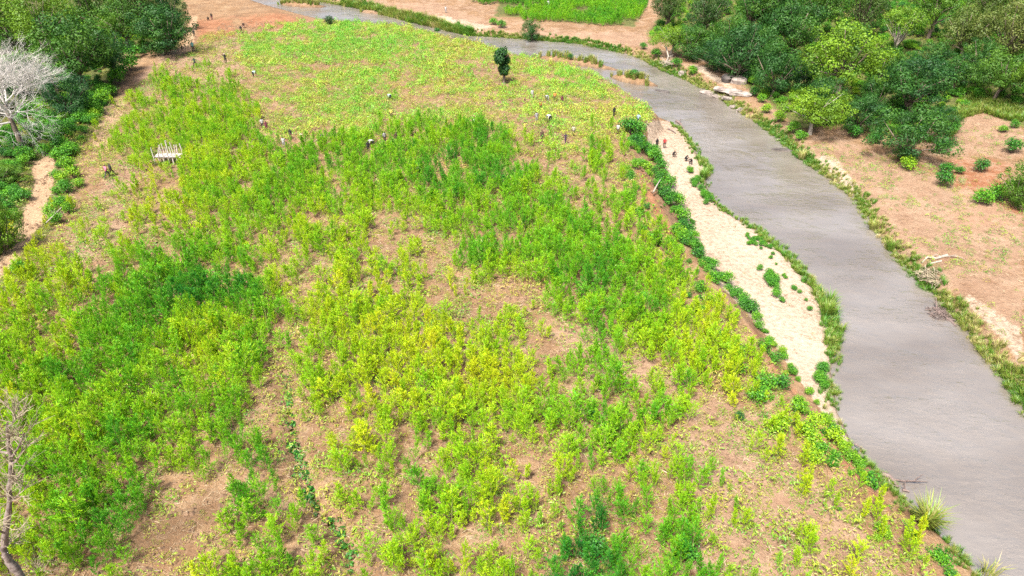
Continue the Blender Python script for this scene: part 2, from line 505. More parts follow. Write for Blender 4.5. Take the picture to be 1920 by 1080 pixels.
me = bpy.data.meshes.new('ground')
me.vertices.add(len(V)); me.vertices.foreach_set('co', V.ravel())
me.loops.add(F.size); me.loops.foreach_set('vertex_index', F.ravel())
me.polygons.add(len(F)); me.polygons.foreach_set('loop_start', np.arange(0, F.size, 4)); me.polygons.foreach_set('loop_total', np.full(len(F), 4))
me.polygons.foreach_set('use_smooth', np.ones(len(F), bool))
me.update(calc_edges=True)
PU, PV = project(V[:, 0], V[:, 1], V[:, 2])
front = V[:, 1] > 10
GDL = seg_dist(V[:, 0], V[:, 1], WL_W); GDR = seg_dist(V[:, 0], V[:, 1], WR_W)
IN_F = inside(V[:, 0], V[:, 1], FIELD_W); IN_R = inside(V[:, 0], V[:, 1], RIVER_W)
LEFT = IN_F | (GDL < GDR)

SANDBAR = [(1212, 226), (1250, 226), (1290, 256), (1312, 290), (1332, 320), (1327, 345), (1339, 375), (1367, 400), (1422, 430), (1482, 480), (1532, 540), (1566, 590),
           (1570, 640), (1562, 700), (1574, 775), (1605, 842), (1570, 815), (1540, 770), (1490, 700), (1446, 640), (1400, 585), (1350, 535), (1312, 478), (1285, 430), (1262, 380), (1243, 300), (1215, 268)]
TRACKS = [[(58, 310), (98, 285), (104, 320), (100, 355), (88, 375), (88, 410), (62, 440), (30, 462), (34, 420), (52, 380), (66, 345)],
          [(36, 452), (64, 440), (44, 470), (10, 512), (-30, 560), (-40, 515), (0, 480)],
          [(290, 100), (340, 92), (352, 60), (356, 30), (372, 28), (366, 62), (362, 96), (330, 104), (296, 112)],
          [(236, 95), (252, 92), (240, 120), (226, 150), (214, 158), (220, 125)],
          [(150, 462), (175, 440), (215, 430), (205, 455), (170, 470)],
          [(190, 200), (215, 185), (240, 190), (205, 270), (170, 275)]]
REDS = [[(440, 30), (520, 18), (590, 38), (560, 60), (460, 58)], [(355, 30), (440, 30), (450, 75), (380, 85), (360, 60)],
        [(1790, 295), (1850, 300), (1885, 320), (1870, 375), (1830, 385), (1800, 350)], [(1180, 300), (1215, 320), (1240, 380), (1270, 440), (1250, 450), (1190, 350)],
        [(1400, 600), (1425, 620), (1480, 720), (1560, 820), (1680, 960), (1660, 970), (1540, 830), (1420, 650)], [(1780, 390), (1920, 385), (1920, 410), (1790, 410)],
        [(225, 330), (262, 325), (265, 350), (230, 352)]]
PINKS = [[(1500, 290), (1560, 255), (1700, 310), (1920, 400), (1920, 620), (1800, 560), (1700, 470), (1600, 360)], [(250, 140), (330, 100), (440, 70), (470, 110), (440, 150), (330, 160), (260, 190)],
         [(700, 5), (820, 2), (960, 55), (1200, 60), (1230, 95), (1100, 80), (900, 60)], [(1180, 620), (1240, 690), (1420, 780), (1700, 1080), (1300, 1080), (1240, 760), (1000, 620)],
         [(1790, 200), (1920, 240), (1920, 300), (1790, 290)], [(120, 440), (230, 300), (260, 330), (220, 460), (140, 500)]]
GREENS = [[(-900, 110), (0, -80), (330, -80), (350, 40), (330, 95), (240, 95), (215, 190), (180, 230), (130, 330), (105, 420), (40, 500), (0, 560), (-900, 560)],
          [(1215, 60), (1260, 0), (1300, -90), (2700, -90), (2700, 260), (1920, 240), (1830, 195), (1770, 220), (1700, 290), (1640, 240), (1560, 235), (1500, 245), (1440, 190), (1320, 100)],
          [(930, 30), (950, -70), (1220, -70), (1190, 50)]]
def region(polys, wpx):
    m = np.zeros(len(V))
    for P in polys: m = np.maximum(m, soft_in(PU, PV, P, wpx))
    return np.where(front, m, 0)
A = {}
A['sand'] = region([SANDBAR], 10) * (LEFT & ~IN_R)
A['track'] = region(TRACKS, 9) * IN_F
A['sand'] = np.maximum(A['sand'], region([[(1320, 120), (1345, 140), (1390, 170), (1370, 172), (1330, 150), (1290, 120)], [(1815, 545), (1920, 620), (1920, 700), (1880, 640), (1800, 560)],
                                          [(1505, 300), (1560, 285), (1620, 360), (1600, 375), (1560, 335)], [(810, 22), (940, 50), (900, 60), (820, 40)]], 14) * .7 * (~LEFT))
A['red'] = np.maximum(region(REDS, 26) * .7, region([[(1775, 300), (1850, 292), (1900, 310), (1890, 360), (1840, 392), (1790, 360)], [(1770, 395), (1920, 372), (1940, 420), (1800, 425)]], 30))
A['pink'] = np.maximum(region(PINKS, 30), (~LEFT) * .45)
A['green'] = region(GREENS, 24)
zw = V[:, 2] - WATER
A['wet'] = np.clip(1.15 - zw / (.16 + .22 * fbm(V[:, 0] * .5, V[:, 1] * .5, 23, 3)), 0, 1) * .85 * (np.minimum(GDL, GDR) < 12)
for k, a in A.items():
    at = me.attributes.new(k, 'FLOAT', 'POINT'); at.data.foreach_set('value', np.asarray(a, np.float32))
me.materials.append(ground_mat())
g = link('ground', me); g['kind'] = 'structure'

_XS, _YS = np.array(xs, float), np.array(ys, float)
def _zat(x, y):
    i = min(max(int(np.searchsorted(_XS, x)) - 1, 0), nx - 2); j = min(max(int(np.searchsorted(_YS, y)) - 1, 0), ny - 2)
    a = (x - _XS[i]) / (_XS[i + 1] - _XS[i]); b = (y - _YS[j]) / (_YS[j + 1] - _YS[j])
    return (GZ[j, i] * (1 - a) + GZ[j, i + 1] * a) * (1 - b) + (GZ[j + 1, i] * (1 - a) + GZ[j + 1, i + 1] * a) * b
def ground(u, v):
    z = 0.0
    for _ in range(16):
        x, y = at_z(u, v, z)
        z = .45 * z + .55 * float(_zat(float(x), float(y)))
    x, y = at_z(u, v, z)
    return float(x), float(y), float(_zat(float(x), float(y)))

# river sheet: a fine grid that lies in the channel
rx0, rx1 = min(p[0] for p in RIVER_W) - 4, max(p[0] for p in RIVER_W) + 4
ry0, ry1 = min(p[1] for p in RIVER_W) - 4, max(p[1] for p in RIVER_W) + 4
wx = np.linspace(rx0, rx1, 60); wy = np.linspace(ry0, ry1, 60)
X, Y = np.meshgrid(wx, wy)
keep = (inside(X.ravel(), Y.ravel(), RIVER_W) | (seg_dist(X.ravel(), Y.ravel(), WL_W) < 8) | (seg_dist(X.ravel(), Y.ravel(), WR_W) < 8)).reshape(X.shape)
fi = np.arange(3600).reshape(60, 60)
Fw = [(fi[i, j], fi[i, j + 1], fi[i + 1, j + 1], fi[i + 1, j]) for i in range(59) for j in range(59) if keep[i:i + 2, j:j + 2].any()]
wm = new_mesh('river', np.stack([X.ravel(), Y.ravel(), np.full(3600, WATER)], 1), Fw, [water_mat()])
o = link('river', wm); o['kind'] = 'structure'

# ------------------------------------------------------------------ scatter of what nobody could count
def scatter(name, P, rot, scl, tint, meshes, label):
    n = len(P)
    me = bpy.data.meshes.new(name)
    me.vertices.add(n); me.vertices.foreach_set('co', np.asarray(P, np.float32).ravel())
    def attr(k, typ, val, key):
        a = me.attributes.new(k, typ, 'POINT'); a.data.foreach_set(key, val)
    attr('rot', 'FLOAT_VECTOR', np.asarray(rot, np.float32).ravel(), 'vector')
    attr('scl', 'FLOAT_VECTOR', np.asarray(scl, np.float32).ravel(), 'vector')
    attr('tint', 'FLOAT', np.asarray(tint, np.float32), 'value')
    attr('variant', 'INT', RNG.integers(0, len(meshes), n).astype(np.int32), 'value')
    o = link(name, me)
    ng = bpy.data.node_groups.new(name, 'GeometryNodeTree')
    ng.interface.new_socket('Geometry', in_out='INPUT', socket_type='NodeSocketGeometry')
    ng.interface.new_socket('Geometry', in_out='OUTPUT', socket_type='NodeSocketGeometry')
    gi = ng.nodes.new('NodeGroupInput'); go = ng.nodes.new('NodeGroupOutput')
    jn = ng.nodes.new('GeometryNodeJoinGeometry')
    for m in meshes:
        src = bpy.data.objects.new(m.name, m)
        oi = ng.nodes.new('GeometryNodeObjectInfo'); oi.inputs['Object'].default_value = src; oi.inputs['As Instance'].default_value = True
        ng.links.new(oi.outputs['Geometry'], jn.inputs[0])
    ip = ng.nodes.new('GeometryNodeInstanceOnPoints'); ip.inputs['Pick Instance'].default_value = True
    def na(k, t):
        x = ng.nodes.new('GeometryNodeInputNamedAttribute'); x.data_type = t; x.inputs['Name'].default_value = k
        return x.outputs['Attribute']
    ng.links.new(gi.outputs[0], ip.inputs['Points']); ng.links.new(jn.outputs[0], ip.inputs['Instance'])
    ng.links.new(na('variant', 'INT'), ip.inputs['Instance Index'])
    er = ng.nodes.new('FunctionNodeEulerToRotation'); ng.links.new(na('rot', 'FLOAT_VECTOR'), er.inputs[0])
    ng.links.new(er.outputs[0], ip.inputs['Rotation'])
    ng.links.new(na('scl', 'FLOAT_VECTOR'), ip.inputs['Scale'])
    ng.links.new(ip.outputs[0], go.inputs[0])
    md = o.modifiers.new('scatter', 'NODES'); md.node_group = ng
    o['kind'] = 'stuff'; o['label'] = label
    return o

def rand_rot(n, tilt=.12):
    r = RNG.normal(0, tilt, (n, 3)); r[:, 2] = RNG.uniform(0, 2 * math.pi, n)
    return r

def scl3(s, zs=1.0):
    s = np.asarray(s); return np.stack([s, s, s * zs], 1)

# ------------------------------------------------------------------ plant meshes
def crop_mesh(i):
    rg = np.random.default_rng(100 + i)
    b = MB()
    lean = rg.normal(0, .04, 2)
    b.tube([(0, 0, -.03), (lean[0] * .5, lean[1] * .5, .5), (lean[0], lean[1], .97)], [.013, .010, .004], 3, 1)
    B = []; D = []; L = []
    nb = 24
    bushy = [1.0, .75, 1.25, .6, .9, 1.1, .8, 1.4][i % 8]
    for k in range(nb):
        hz = .06 + .86 * (k / (nb - 1)) ** .9
        az = k * 2.39996 + rg.normal(0, .35)
        ln = (.40 * (1 - hz) ** .6 + .06) * rg.uniform(.55, 1.25) * bushy
        el = R(rg.uniform(28, 66))
        d = np.array([math.cos(az) * math.cos(el), math.sin(az) * math.cos(el), math.sin(el)])
        p0 = np.array([lean[0] * hz, lean[1] * hz, hz * .9])
        if k % 3 == 0: b.tube([p0, p0 + d * ln * .9], [.006, .002], 3, 1)
        nn = 4 if hz > .65 else 6
        for t in np.linspace(.25, 1.0, nn):
            p = p0 + d * ln * t
            for q in range(7):
                dd = d * .9 + rg.normal(0, .45, 3) + np.array([0, 0, .3])
                B.append(p + rg.normal(0, .012, 3)); D.append(dd); L.append(rg.uniform(.045, .085))
    for q in range(60):
        B.append([lean[0] + rg.normal(0, .012), lean[1] + rg.normal(0, .012), .74 + rg.uniform(0, .25)]); D.append(rg.normal(0, .4, 3) + np.array([0, 0, .8])); L.append(rg.uniform(.045, .075))
    L = np.array(L)
    b.blades(B, D, L * 1.2, L * .25, 0, rg, .08)
    return b.build('crop_plant', [M_CROP, M_STEM])
CROP = [crop_mesh(i) for i in range(8)]

def clump_mesh(name, seed, n, flat, mats, leaf=.16, rad=.5, asp=.6, up=.8):
    rg = np.random.default_rng(seed)
    b = MB()
    az = rg.uniform(0, 2 * math.pi, n); rr = rad * np.sqrt(rg.random(n))
    h = flat * (1 - (rr / rad) ** 2) * rg.uniform(.3, 1.1, n) + .02
    C = np.stack([np.cos(az) * rr, np.sin(az) * rr, h], 1)
    Nn = rg.normal(0, .6, (n, 3)); Nn[:, 2] = np.abs(Nn[:, 2]) + up; Nn[:, :2] += C[:, :2] * .8
    b.leaves(C, Nn, rg.uniform(.6, 1.3, n) * leaf, asp, 0, rg)
    return b.build(name, mats)
CUTM = [clump_mesh('cut_stalks', 200 + i, 84, .34, [M_CUT], .13, .5, .36, .25) for i in range(5)]
WEEDM = [clump_mesh('weed', 220 + i, 46, .30, [M_WEED], .11, .34, .34, .25) for i in range(6)]
CREEP = [clump_mesh('creeper', 240 + i, 26, .18, [M_SHRUB], .2, .36, .9) for i in range(4)]

def straw_mesh(i):
    rg = np.random.default_rng(260 + i); b = MB()
    n = 14
    B = np.stack([rg.normal(0, .3, n), rg.normal(0, .3, n), rg.uniform(.01, .05, n)], 1)
    D = rg.normal(0, 1, (n, 3)); D[:, 2] = rg.uniform(-.02, .2, n)
    b.blades(B, D, rg.uniform(.2, .6, n), .03, 0, rg)
    return b.build('dry_stalks', [M_STRAW])
STRAW = [straw_mesh(i) for i in range(4)]

def tuft_mesh(i, n=34, h=1.0, spread=.6, w=.035, rad=.16, m=None):
    rg = np.random.default_rng(300 + i); b = MB()
    V = []; F = []; lv = []
    for k in range(n):
        az = rg.uniform(0, 2 * math.pi); r0 = rad * math.sqrt(rg.random())
        base = np.array([math.cos(az) * r0, math.sin(az) * r0, -.04])
        az += rg.normal(0, .5)
        out = np.array([math.cos(az), math.sin(az), 0]) * spread * rg.uniform(.25, 1.1)
        hh = h * rg.uniform(.55, 1.0)
        side = np.array([-math.sin(az), math.cos(az), 0]) * w * rg.uniform(.7, 1.3)
        p1 = base + out * .35 * hh + np.array([0, 0, hh * .6])
        p2 = base + out * hh + np.array([0, 0, hh * rg.uniform(.75, 1.0)])
        j = len(V)
        V += [base - side, base + side, p1 - side * .8, p1 + side * .8, p2]
        F += [(j, j + 1, j + 3, j + 2), (j + 2, j + 3, j + 4)]; q = rg.random(); lv += [q, q]
    b.V.append(np.array(V)); b.F = F; b.M = [0] * len(F); b.L = lv; b.n = len(V)
    return b.build('grass_tuft', [m or M_GRASS])
TUFT = [tuft_mesh(i, 46, 1.0, .7, .022, .24) for i in range(6)]
REED = [tuft_mesh(20 + i, 44, 1.0, .32, .022, .2) for i in range(4)]

def shrub_mesh(seed, n=900, rad=.5, leaf=.078, hh=.75, mats=None):
    rg = np.random.default_rng(seed); b = MB()
    for k in range(5):
        a = k * 1.26 + rg.normal(0, .2)
        b.tube([(0, 0, -.05), (math.cos(a) * .12, math.sin(a) * .12, hh * .4), (math.cos(a) * .25, math.sin(a) * .25, hh * .75)], [.025, .018, .006], 3, 1)
    nc = 13
    for k in range(nc):
        a = k * 2.4; rr = rad * .62 * math.sqrt((k + .5) / nc)
        c = np.array([math.cos(a) * rr, math.sin(a) * rr, hh * (.36 + .4 * rg.random() * (1 - rr / rad * .7) + .1)])
        m = n // nc
        d = rg.normal(size=(m, 3)); d /= np.linalg.norm(d, axis=1, keepdims=True)
        P = c + d * rg.uniform(.09, .23, (m, 1)) * np.array([1, 1, 1.1])
        P[:, 2] = np.maximum(P[:, 2], .03)
        Nn = d * .6 + rg.normal(0, .45, (m, 3)); Nn[:, 2] += .5
        b.leaves(P, Nn, leaf * rg.uniform(.6, 1.35, m), .6, 0, rg)
    return b.build('shrub', mats or [M_SHRUB, M_BARK])
SHRUB = [shrub_mesh(500 + i) for i in range(6)]
SLOPE_BUSH = [shrub_mesh(540 + i, 520, .5, .085, .7) for i in range(3)]

# ------------------------------------------------------------------ standing crop: where the photo shows it thick, thin, green or yellow
CROPMAP = """
330,165,.9,.5 420,175,.9,.5 250,195,.4,.4 180,200,0,.4 500,185,0,.5 470,150,.15,.45 380,150,.3,.45
260,230,.9,.42 350,230,1,.42 450,230,1,.42 500,240,.7,.42 545,260,.1,.5 600,275,.7,.6 690,285,.8,.6 750,245,.8,.55 790,235,.6,.55 850,250,.9,.6 930,262,.8,.65 1000,285,.4,.5 1060,292,.5,.5 1130,290,.6,.55
200,300,.05,.4 238,290,.7,.5 360,300,.9,.45 450,300,1,.45 550,300,1,.55 650,310,1,.6 750,310,1,.62 850,310,1,.7 950,310,.95,.65 1045,325,.35,.5 1120,322,.7,.6 1185,335,.1,.4 300,340,.5,.35
200,370,.05,.3 280,370,.6,.3 360,370,.75,.35 450,380,.85,.45 550,380,.85,.5 650,370,.8,.5 760,370,.85,.55 850,350,.95,.7 950,360,.95,.65 1030,390,.9,.6 1080,360,.3,.5 1100,390,.6,.55 1160,370,.7,.6 1215,410,.3,.5
130,440,.3,.22 180,440,.1,.3 250,440,.35,.3 350,450,.65,.42 440,450,.65,.45 520,420,.75,.5 580,440,.6,.35 650,440,.65,.4 740,450,.3,.4 840,430,.75,.55 930,440,.85,.6 1020,440,.85,.6 1100,450,.9,.65 1180,450,.6,.55 1240,450,.5,.5
60,490,.75,.22 110,480,.6,.22 170,490,.35,.35 230,490,.65,.52 300,500,.65,.62 380,490,.8,.75 450,500,.85,.7 510,520,.2,.4 570,500,.65,.35 640,500,.7,.3 720,500,.6,.35 760,470,.3,.4 820,510,.06,.4 900,500,.65,.55 980,510,.75,.55 1060,510,.85,.62 1130,490,.95,.66 1210,510,.85,.5 1270,515,.6,.4
50,560,.75,.28 130,560,.6,.38 220,560,.85,.57 310,550,.95,.76 400,560,1,.86 470,560,.95,.76 530,560,.4,.4 600,570,.55,.3 680,570,.65,.3 770,570,.5,.3 870,560,.2,.3 960,570,.25,.3 1050,580,.75,.55 1130,570,.95,.62 1210,570,.85,.55 1290,590,.35,.4 1350,590,.75,.25
30,640,.75,.35 110,640,.5,.42 200,640,.95,.62 290,620,1,.67 370,640,.9,.42 450,640,1,.45 505,640,.6,.5 560,640,.3,.4 640,640,.65,.4 730,630,.75,.3 820,630,.65,.28 910,640,.75,.28 1000,640,.25,.35 1080,640,.35,.45 1150,625,.85,.52 1230,645,1,.55 1300,640,1,.36 1350,655,.9,.25 1400,640,.25,.4
40,710,.95,.42 120,700,.95,.52 210,700,1,.58 300,700,1,.52 390,690,1,.36 470,700,1,.58 530,705,.02,.4 580,710,.4,.4 650,710,.8,.36 730,710,.85,.36 820,700,.85,.26 910,700,.85,.25 1000,720,.6,.3 1080,720,.6,.45 1130,700,.6,.62 1200,705,.06,.4 1280,700,.7,.45 1340,715,.85,.35 1400,720,.4,.35 1440,735,.35,.3
40,780,1,.42 120,780,1,.56 210,780,1,.6 300,780,1,.56 390,780,.95,.4 470,770,.8,.52 525,785,.02,.4 590,780,.25,.4 660,790,.75,.42 740,780,.85,.4 830,780,.75,.35 920,770,.75,.35 1000,780,.6,.4 1080,790,.75,.52 1160,780,.85,.62 1225,770,.5,.45 1300,770,.02,.4 1380,790,.1,.4 1460,790,.4,.3 1530,820,.5,.3
50,850,1,.46 150,850,1,.5 240,850,1,.68 330,850,.85,.52 400,840,.6,.65 470,845,.75,.8 530,850,.12,.5 600,850,.25,.4 660,860,.65,.42 740,850,.5,.42 820,860,.65,.47 900,850,.7,.52 980,850,.6,.35 1060,850,.4,.42 1140,850,.75,.58 1210,830,.75,.52 1280,850,.25,.4 1360,850,.06,.4 1450,870,.2,.35 1550,870,.35,.3
50,930,1,.42 140,930,1,.52 220,930,1,.65 290,920,.7,.62 350,935,.08,.5 420,910,.5,.68 480,900,.5,.7 520,940,.45,.58 600,930,.35,.5 680,930,.4,.42 770,930,.6,.47 850,930,.8,.42 930,930,.7,.42 1010,930,.4,.35 1090,930,.5,.52 1170,920,.65,.52 1250,920,.55,.45 1330,940,.1,.4 1420,940,.1,.4 1520,930,.2,.35 1600,920,.3,.35
60,1010,.8,.42 130,1010,1,.6 190,1000,1,.65 250,1050,.55,.5 330,1030,.02,.4 390,1010,.1,.4 450,1030,.7,.5 540,1020,.55,.5 620,1000,.55,.5 690,1020,.25,.5 790,1000,.55,.42 860,1020,.65,.36 940,1020,.55,.36 1010,1030,.4,.45 1100,1025,1,.9 1160,1030,.7,.75 1205,1030,.15,.5 1280,1020,.9,.76 1350,1020,.5,.5 1430,1020,.15,.4 1520,1020,.15,.35 1600,1010,.25,.3 1680,1030,.3,.3
60,1100,.5,.42 150,1100,.5,.6 330,1100,.05,.4 450,1100,.5,.5 600,1100,.5,.5 800,1100,.5,.4 940,1100,.5,.4 1100,1100,.9,.9 1290,1100,.8,.7 1430,1100,.15,.4 1600,1100,.2,.3 1750,1100,.3,.3
270,168,.05,.4 215,215,.02,.4 190,250,0,.4 175,330,0,.4 330,135,0,.4 400,138,0,.4 225,260,.5,.42 310,150,.25,.45
-80,560,.7,.3 -80,700,.9,.4 -80,850,1,.45 -80,1000,.9,.45
"""
CM = np.array([[float(c) for c in t.split(',')] for t in CROPMAP.split()])
def crop_at(u, v):
    d = np.zeros(len(u)); h = np.zeros(len(u)); wsum = np.full(len(u), 1e-6)
    for cu, cv, cd, ch in CM:
        sv = 20 + .017 * max(cv, 0); su = 27 + .012 * max(cv, 0)
        k = np.exp(-(((u - cu) / su) ** 2 + ((v - cv) / sv) ** 2) * .7)
        d += k * cd; h += k * ch; wsum += k
    return np.where(wsum > .03, d / wsum, 0), h / wsum

PEOPLE = [
    (363, 97, 17, 'stand', 'turquoise', 'black', .6, 'person in a turquoise shirt standing on the foot track'),
    (367, 126, 16, 'apart', 'green', 'black', .2, 'person in dark green with legs apart on bare ground below the track'),
    (424, 119, 16, 'carry', 'black', 'black', .3, 'person in black with a pale hat at the edge of the cut plants', True),
    (476, 145, 11, 'bend', 'pale_blue', 'black', 1.3, 'person in pale blue bending over above the tall yellow crop'),
    (493, 241, 17, 'stand', 'white', 'black', .4, 'person in a white shirt beside the maroon dress at the crop corner'),
    (501, 246, 18, 'stand', 'maroon', 'maroon', .5, 'person in a maroon dress at the corner of the tall crop'),
    (546, 261, 17, 'stand', 'black', 'brown', -.3, 'person in black and brown standing alone before the crop edge'),
    (533, 277, 14, 'stand', 'white', 'grey', .2, 'person in white half hidden by crop below the one in black and brown'),
    (567, 272, 13, 'stand', 'black', 'black', 1.2, 'person in black with a pale hat half hidden at the crop edge', True),
    (605, 264, 10, 'bend', 'darkblue', 'black', .3, 'small dark person bending among pale cut plants'),
    (691, 285, 14, 'stand', 'black', 'black', .2, 'dark dressed person, lower of the pair at the crop edge'),
    (699, 277, 15, 'bend', 'white', 'black', -1.2, 'person in black and white, upper of the pair at the crop edge'),
    (722, 267, 15, 'stand', 'grey', 'black', .7, 'person in a grey shirt between the pair and the striding one'),
    (744, 267, 16, 'walk', 'brown', 'black', .9, 'person in brown striding along the crop edge'),
    (732, 188, 11, 'bend', 'pale_blue', 'darkblue', -.9, 'person in dark blue bending alone in the middle of the cut field'),
    (734, 222, 11, 'stand', 'yellow', 'brown', 0, 'person in a yellow shirt just above the standing crop'),
    (836, 239, 16, 'carry', 'grey', 'black', 1.5, 'person in black and grey with raised arms at the crop edge'),
    (888, 236, 11, 'bend', 'white', 'black', .8, 'person with a white and black top bending at the crop edge'),
    (998, 185, 13, 'stand', 'white', 'grey', .3, 'person in a white shirt highest of the group below the lone tree'),
    (1027, 190, 9, 'bend', 'grey', 'grey', -1.2, 'person in pale grey bending near the orange shirt'),
    (1040, 190, 10, 'stand', 'orange', 'brown', 0, 'person in an orange shirt in the cut field'),
    (1054, 197, 11, 'stand', 'maroon', 'maroon', .6, 'person in dark maroon at the far side of the group'),
    (1013, 208, 15, 'stand', 'red', 'black', -.7, 'person in a red shirt and dark trousers in the cut field'),
    (1031, 231, 18, 'bend', 'white', 'black', -1.0, 'person in a bright white shirt leaning forward beside a green bush'),
    (1006, 229, 12, 'stand', 'grey', 'grey', .4, 'person in grey half hidden beside the white shirt'),
    (984, 249, 15, 'carry', 'yellow', 'black', .5, 'person in yellow and black lifting cut stems'),
    (1016, 264, 14, 'stand', 'brown', 'black', .2, 'slim dark person at the top edge of the crop'),
    (1060, 270, 13, 'walk', 'purple', 'purple', .3, 'person in dark purple with spread legs on bare soil'),
    (1075, 255, 14, 'stand', 'cream', 'brown', 0, 'person in a cream shirt above the one in purple'),
    (1151, 219, 16, 'stand', 'black', 'black', .4, 'tall person all in black in the cut field near the river'),
    (1196, 232, 13, 'walk', 'pale_blue', 'darkblue', .2, 'person in blue walking beside the head of the sand bar'),
    (1158, 252, 14, 'stand', 'white', 'brown', -.3, 'person in a white shirt and brown trousers near the big round bush'),
    (1203, 266, 10, 'bend', 'white', 'black', 1.0, 'person in white half hidden by the bank shrubs'),
    (1231, 278, 17, 'stand', 'black', 'black', .5, 'person in black standing on the sand beside the red top'),
    (1245, 278, 16, 'stand', 'red', 'black', -.5, 'person in a red top and black trousers on the sand'),
    (1263, 294, 8, 'crouch', 'black', 'black', .4, 'person in black crouching on the sand above the shrub row'),
    (1286, 302, 7, 'crouch', 'black', 'black', .9, 'person crouching on the sand, upper of two dark ones'),
    (1295, 308, 8, 'crouch', 'black', 'darkblue', -.6, 'person crouching on the sand, lower of two dark ones'),
    (203, 334, 24, 'walk', 'pink', 'darkblue', 2.6, 'person in a pink shirt walking on the bare strip near the rack'),
    (211, 330, 23, 'walk', 'black', 'black', 2.7, 'person in black walking beside the pink shirt'),
    (342, 94, 7, 'crouch', 'black', 'black', 1.2, 'dark person crouching on the pale foot track'),
    (365, 70, 11, 'stand', 'black', 'black', 0, 'dark person standing at the corner of the wood'),
    (398, 38, 10, 'stand', 'black', 'maroon', .3, 'dark person highest on the red soil'),
    (391, 39, 6, 'crouch', 'black', 'black', .3, 'person crouching beside the one highest on the red soil'),
    (453, 62, 12, 'stand', 'black', 'black', .2, 'dark slim person on the red brown soil'),
    (457, 52, 8, 'bend', 'black', 'maroon', .5, 'dark person bending just above the slim one on red soil'),
    (1028, 14, 12, 'stand', 'white', 'grey', 0, 'person in white standing in the far crop across the river'),
    (836, 24, 11, 'stand', 'white', 'grey', 0, 'person in white on the bare ground across the river'),
]

CUT_ZONE = [(440, 60), (560, 40), (680, 44), (880, 82), (1000, 108), (1150, 158), (1225, 212), (1215, 240), (1180, 262), (1060, 285), (1000, 268), (930, 246), (880, 235), (800, 230), (715, 226), (695, 262),
            (620, 262), (560, 268), (520, 275), (495, 262), (490, 170), (440, 120)]
sp = .74
gx = np.arange(-62, 48, sp); gy = np.arange(22, 150, sp)
CX, CY = np.meshgrid(gx, gy)
CX = (CX + RNG.uniform(-.24, .24, CX.shape)).ravel(); CY = (CY + RNG.uniform(-.36, .36, CY.shape)).ravel()
CZ = land(CX, CY)
cu, cv = project(CX, CY, CZ)
dens, hue = crop_at(cu, cv)
dens = dens * np.interp(cv, [150, 300, 450, 600, 750], [.74, .72, .80, .88, .95])
ok = inside(CX, CY, FIELD_W) & (cv > 120) & (cu > -160) & (cv < 1160) & (seg_dist(CX, CY, T_W) > .5) & (seg_dist(CX, CY, GULLY_W) > .8)
nz = fbm(CX * .42, CY * .42, 31, 3); nz2 = vnoise(CX * 1.1, CY * .28, 37)
score = dens + (nz - .5) * 1.0 + (nz2 - .5) * .5
thr = .16 + RNG.random(len(CX)) * .62
jit = RNG.normal(0, 5, len(CX))
ok &= (score > thr) & (dens > .03) & ~(inside(cu + jit, cv + jit * .6, CUT_ZONE) & (RNG.random(len(CX)) > .012))
ok &= ~((np.abs(cu - 315) < 30) & (np.abs(cv - 298) < 12))            # the drying rack stands here
for dv in (0, 16, 30):
    for P in TRACKS[:2]: ok &= soft_in(cu, cv - dv, P, 8) < .3
for p_ in PEOPLE:
    qx, qy, _ = ground(p_[0], p_[1])
    ok &= ~((np.abs(CX - qx) < .75) & (CY > qy - 2.6) & (CY < qy + .5))
CX, CY, CZ, cu, cv, dens, hue, nz = [a[ok] for a in (CX, CY, CZ, cu, cv, dens, hue, nz)]
nC = len(CX)
ctint = np.clip(hue - .03 + (fbm(CX * .3, CY * .3, 41, 3) - .5) * .45 + RNG.normal(0, .07, nC), 0, 1)
vig = np.clip(.45 + .55 * dens + (nz - .5) * .9, .3, 1.25)
cheight = (1.15 + .9 * vig + .4 * (hue - .4)) * np.clip(RNG.normal(1, .24, nC), .4, 1.55) * np.interp(cv, [200, 500], [.85, 1])
cwide = cheight ** .75 * np.clip(RNG.normal(.92, .2, nC), .55, 1.4)
print('crop plants', nC)
app = cheight / np.sqrt(CX ** 2 + CY ** 2 + CAM_H ** 2)
vis = (cv < 1075) & (cu > 8) & (cu < 1900)
order = np.argsort(-(app * vis))
NEAR = order[:300]
REST = order[300:]
scatter('standing_crop', np.stack([CX, CY, CZ], 1)[REST], rand_rot(len(REST), .1), np.stack([cwide, cwide, cheight], 1)[REST], ctint[REST], CROP,
        'thick standing crop of feathery green and yellow plants across the field')

LANDMARKS = [((15, 860), 'the leaning bare tree'), ((560, 880), 'the creeper-filled gully'), ((640, 1010), "the gully's lower end"), ((1110, 1030), 'the dark green thicket'), ((1285, 1020), 'the deep green bushes'),
             ((340, 1000), 'the bare soil patch'), ((1755, 960), 'the tall reed tuft'), ((1400, 900), 'the straw-littered slope'), ((200, 880), 'the dense green corner'), ((900, 960), 'the yellowing middle rows'),
             ((450, 880), 'the blue-green weeds'), ((780, 1040), 'the cracked bare ground')]
rank = {}
cand = []
for i in NEAR:
    d = [math.hypot(cu[i] - a[0], cv[i] - a[1]) for a, _ in LANDMARKS]
    k = int(np.argmin(d))
    c = 'yellow' if ctint[i] < .28 else 'lime green' if ctint[i] < .45 else 'bright green' if ctint[i] < .65 else 'deep green'
    s = 'tall' if cheight[i] > 1.95 else 'low' if cheight[i] < 1.45 else 'medium'
    cand.append((k, c, s, d[k], i))
cand.sort(key=lambda t: (t[0], t[1], t[2], t[3]))
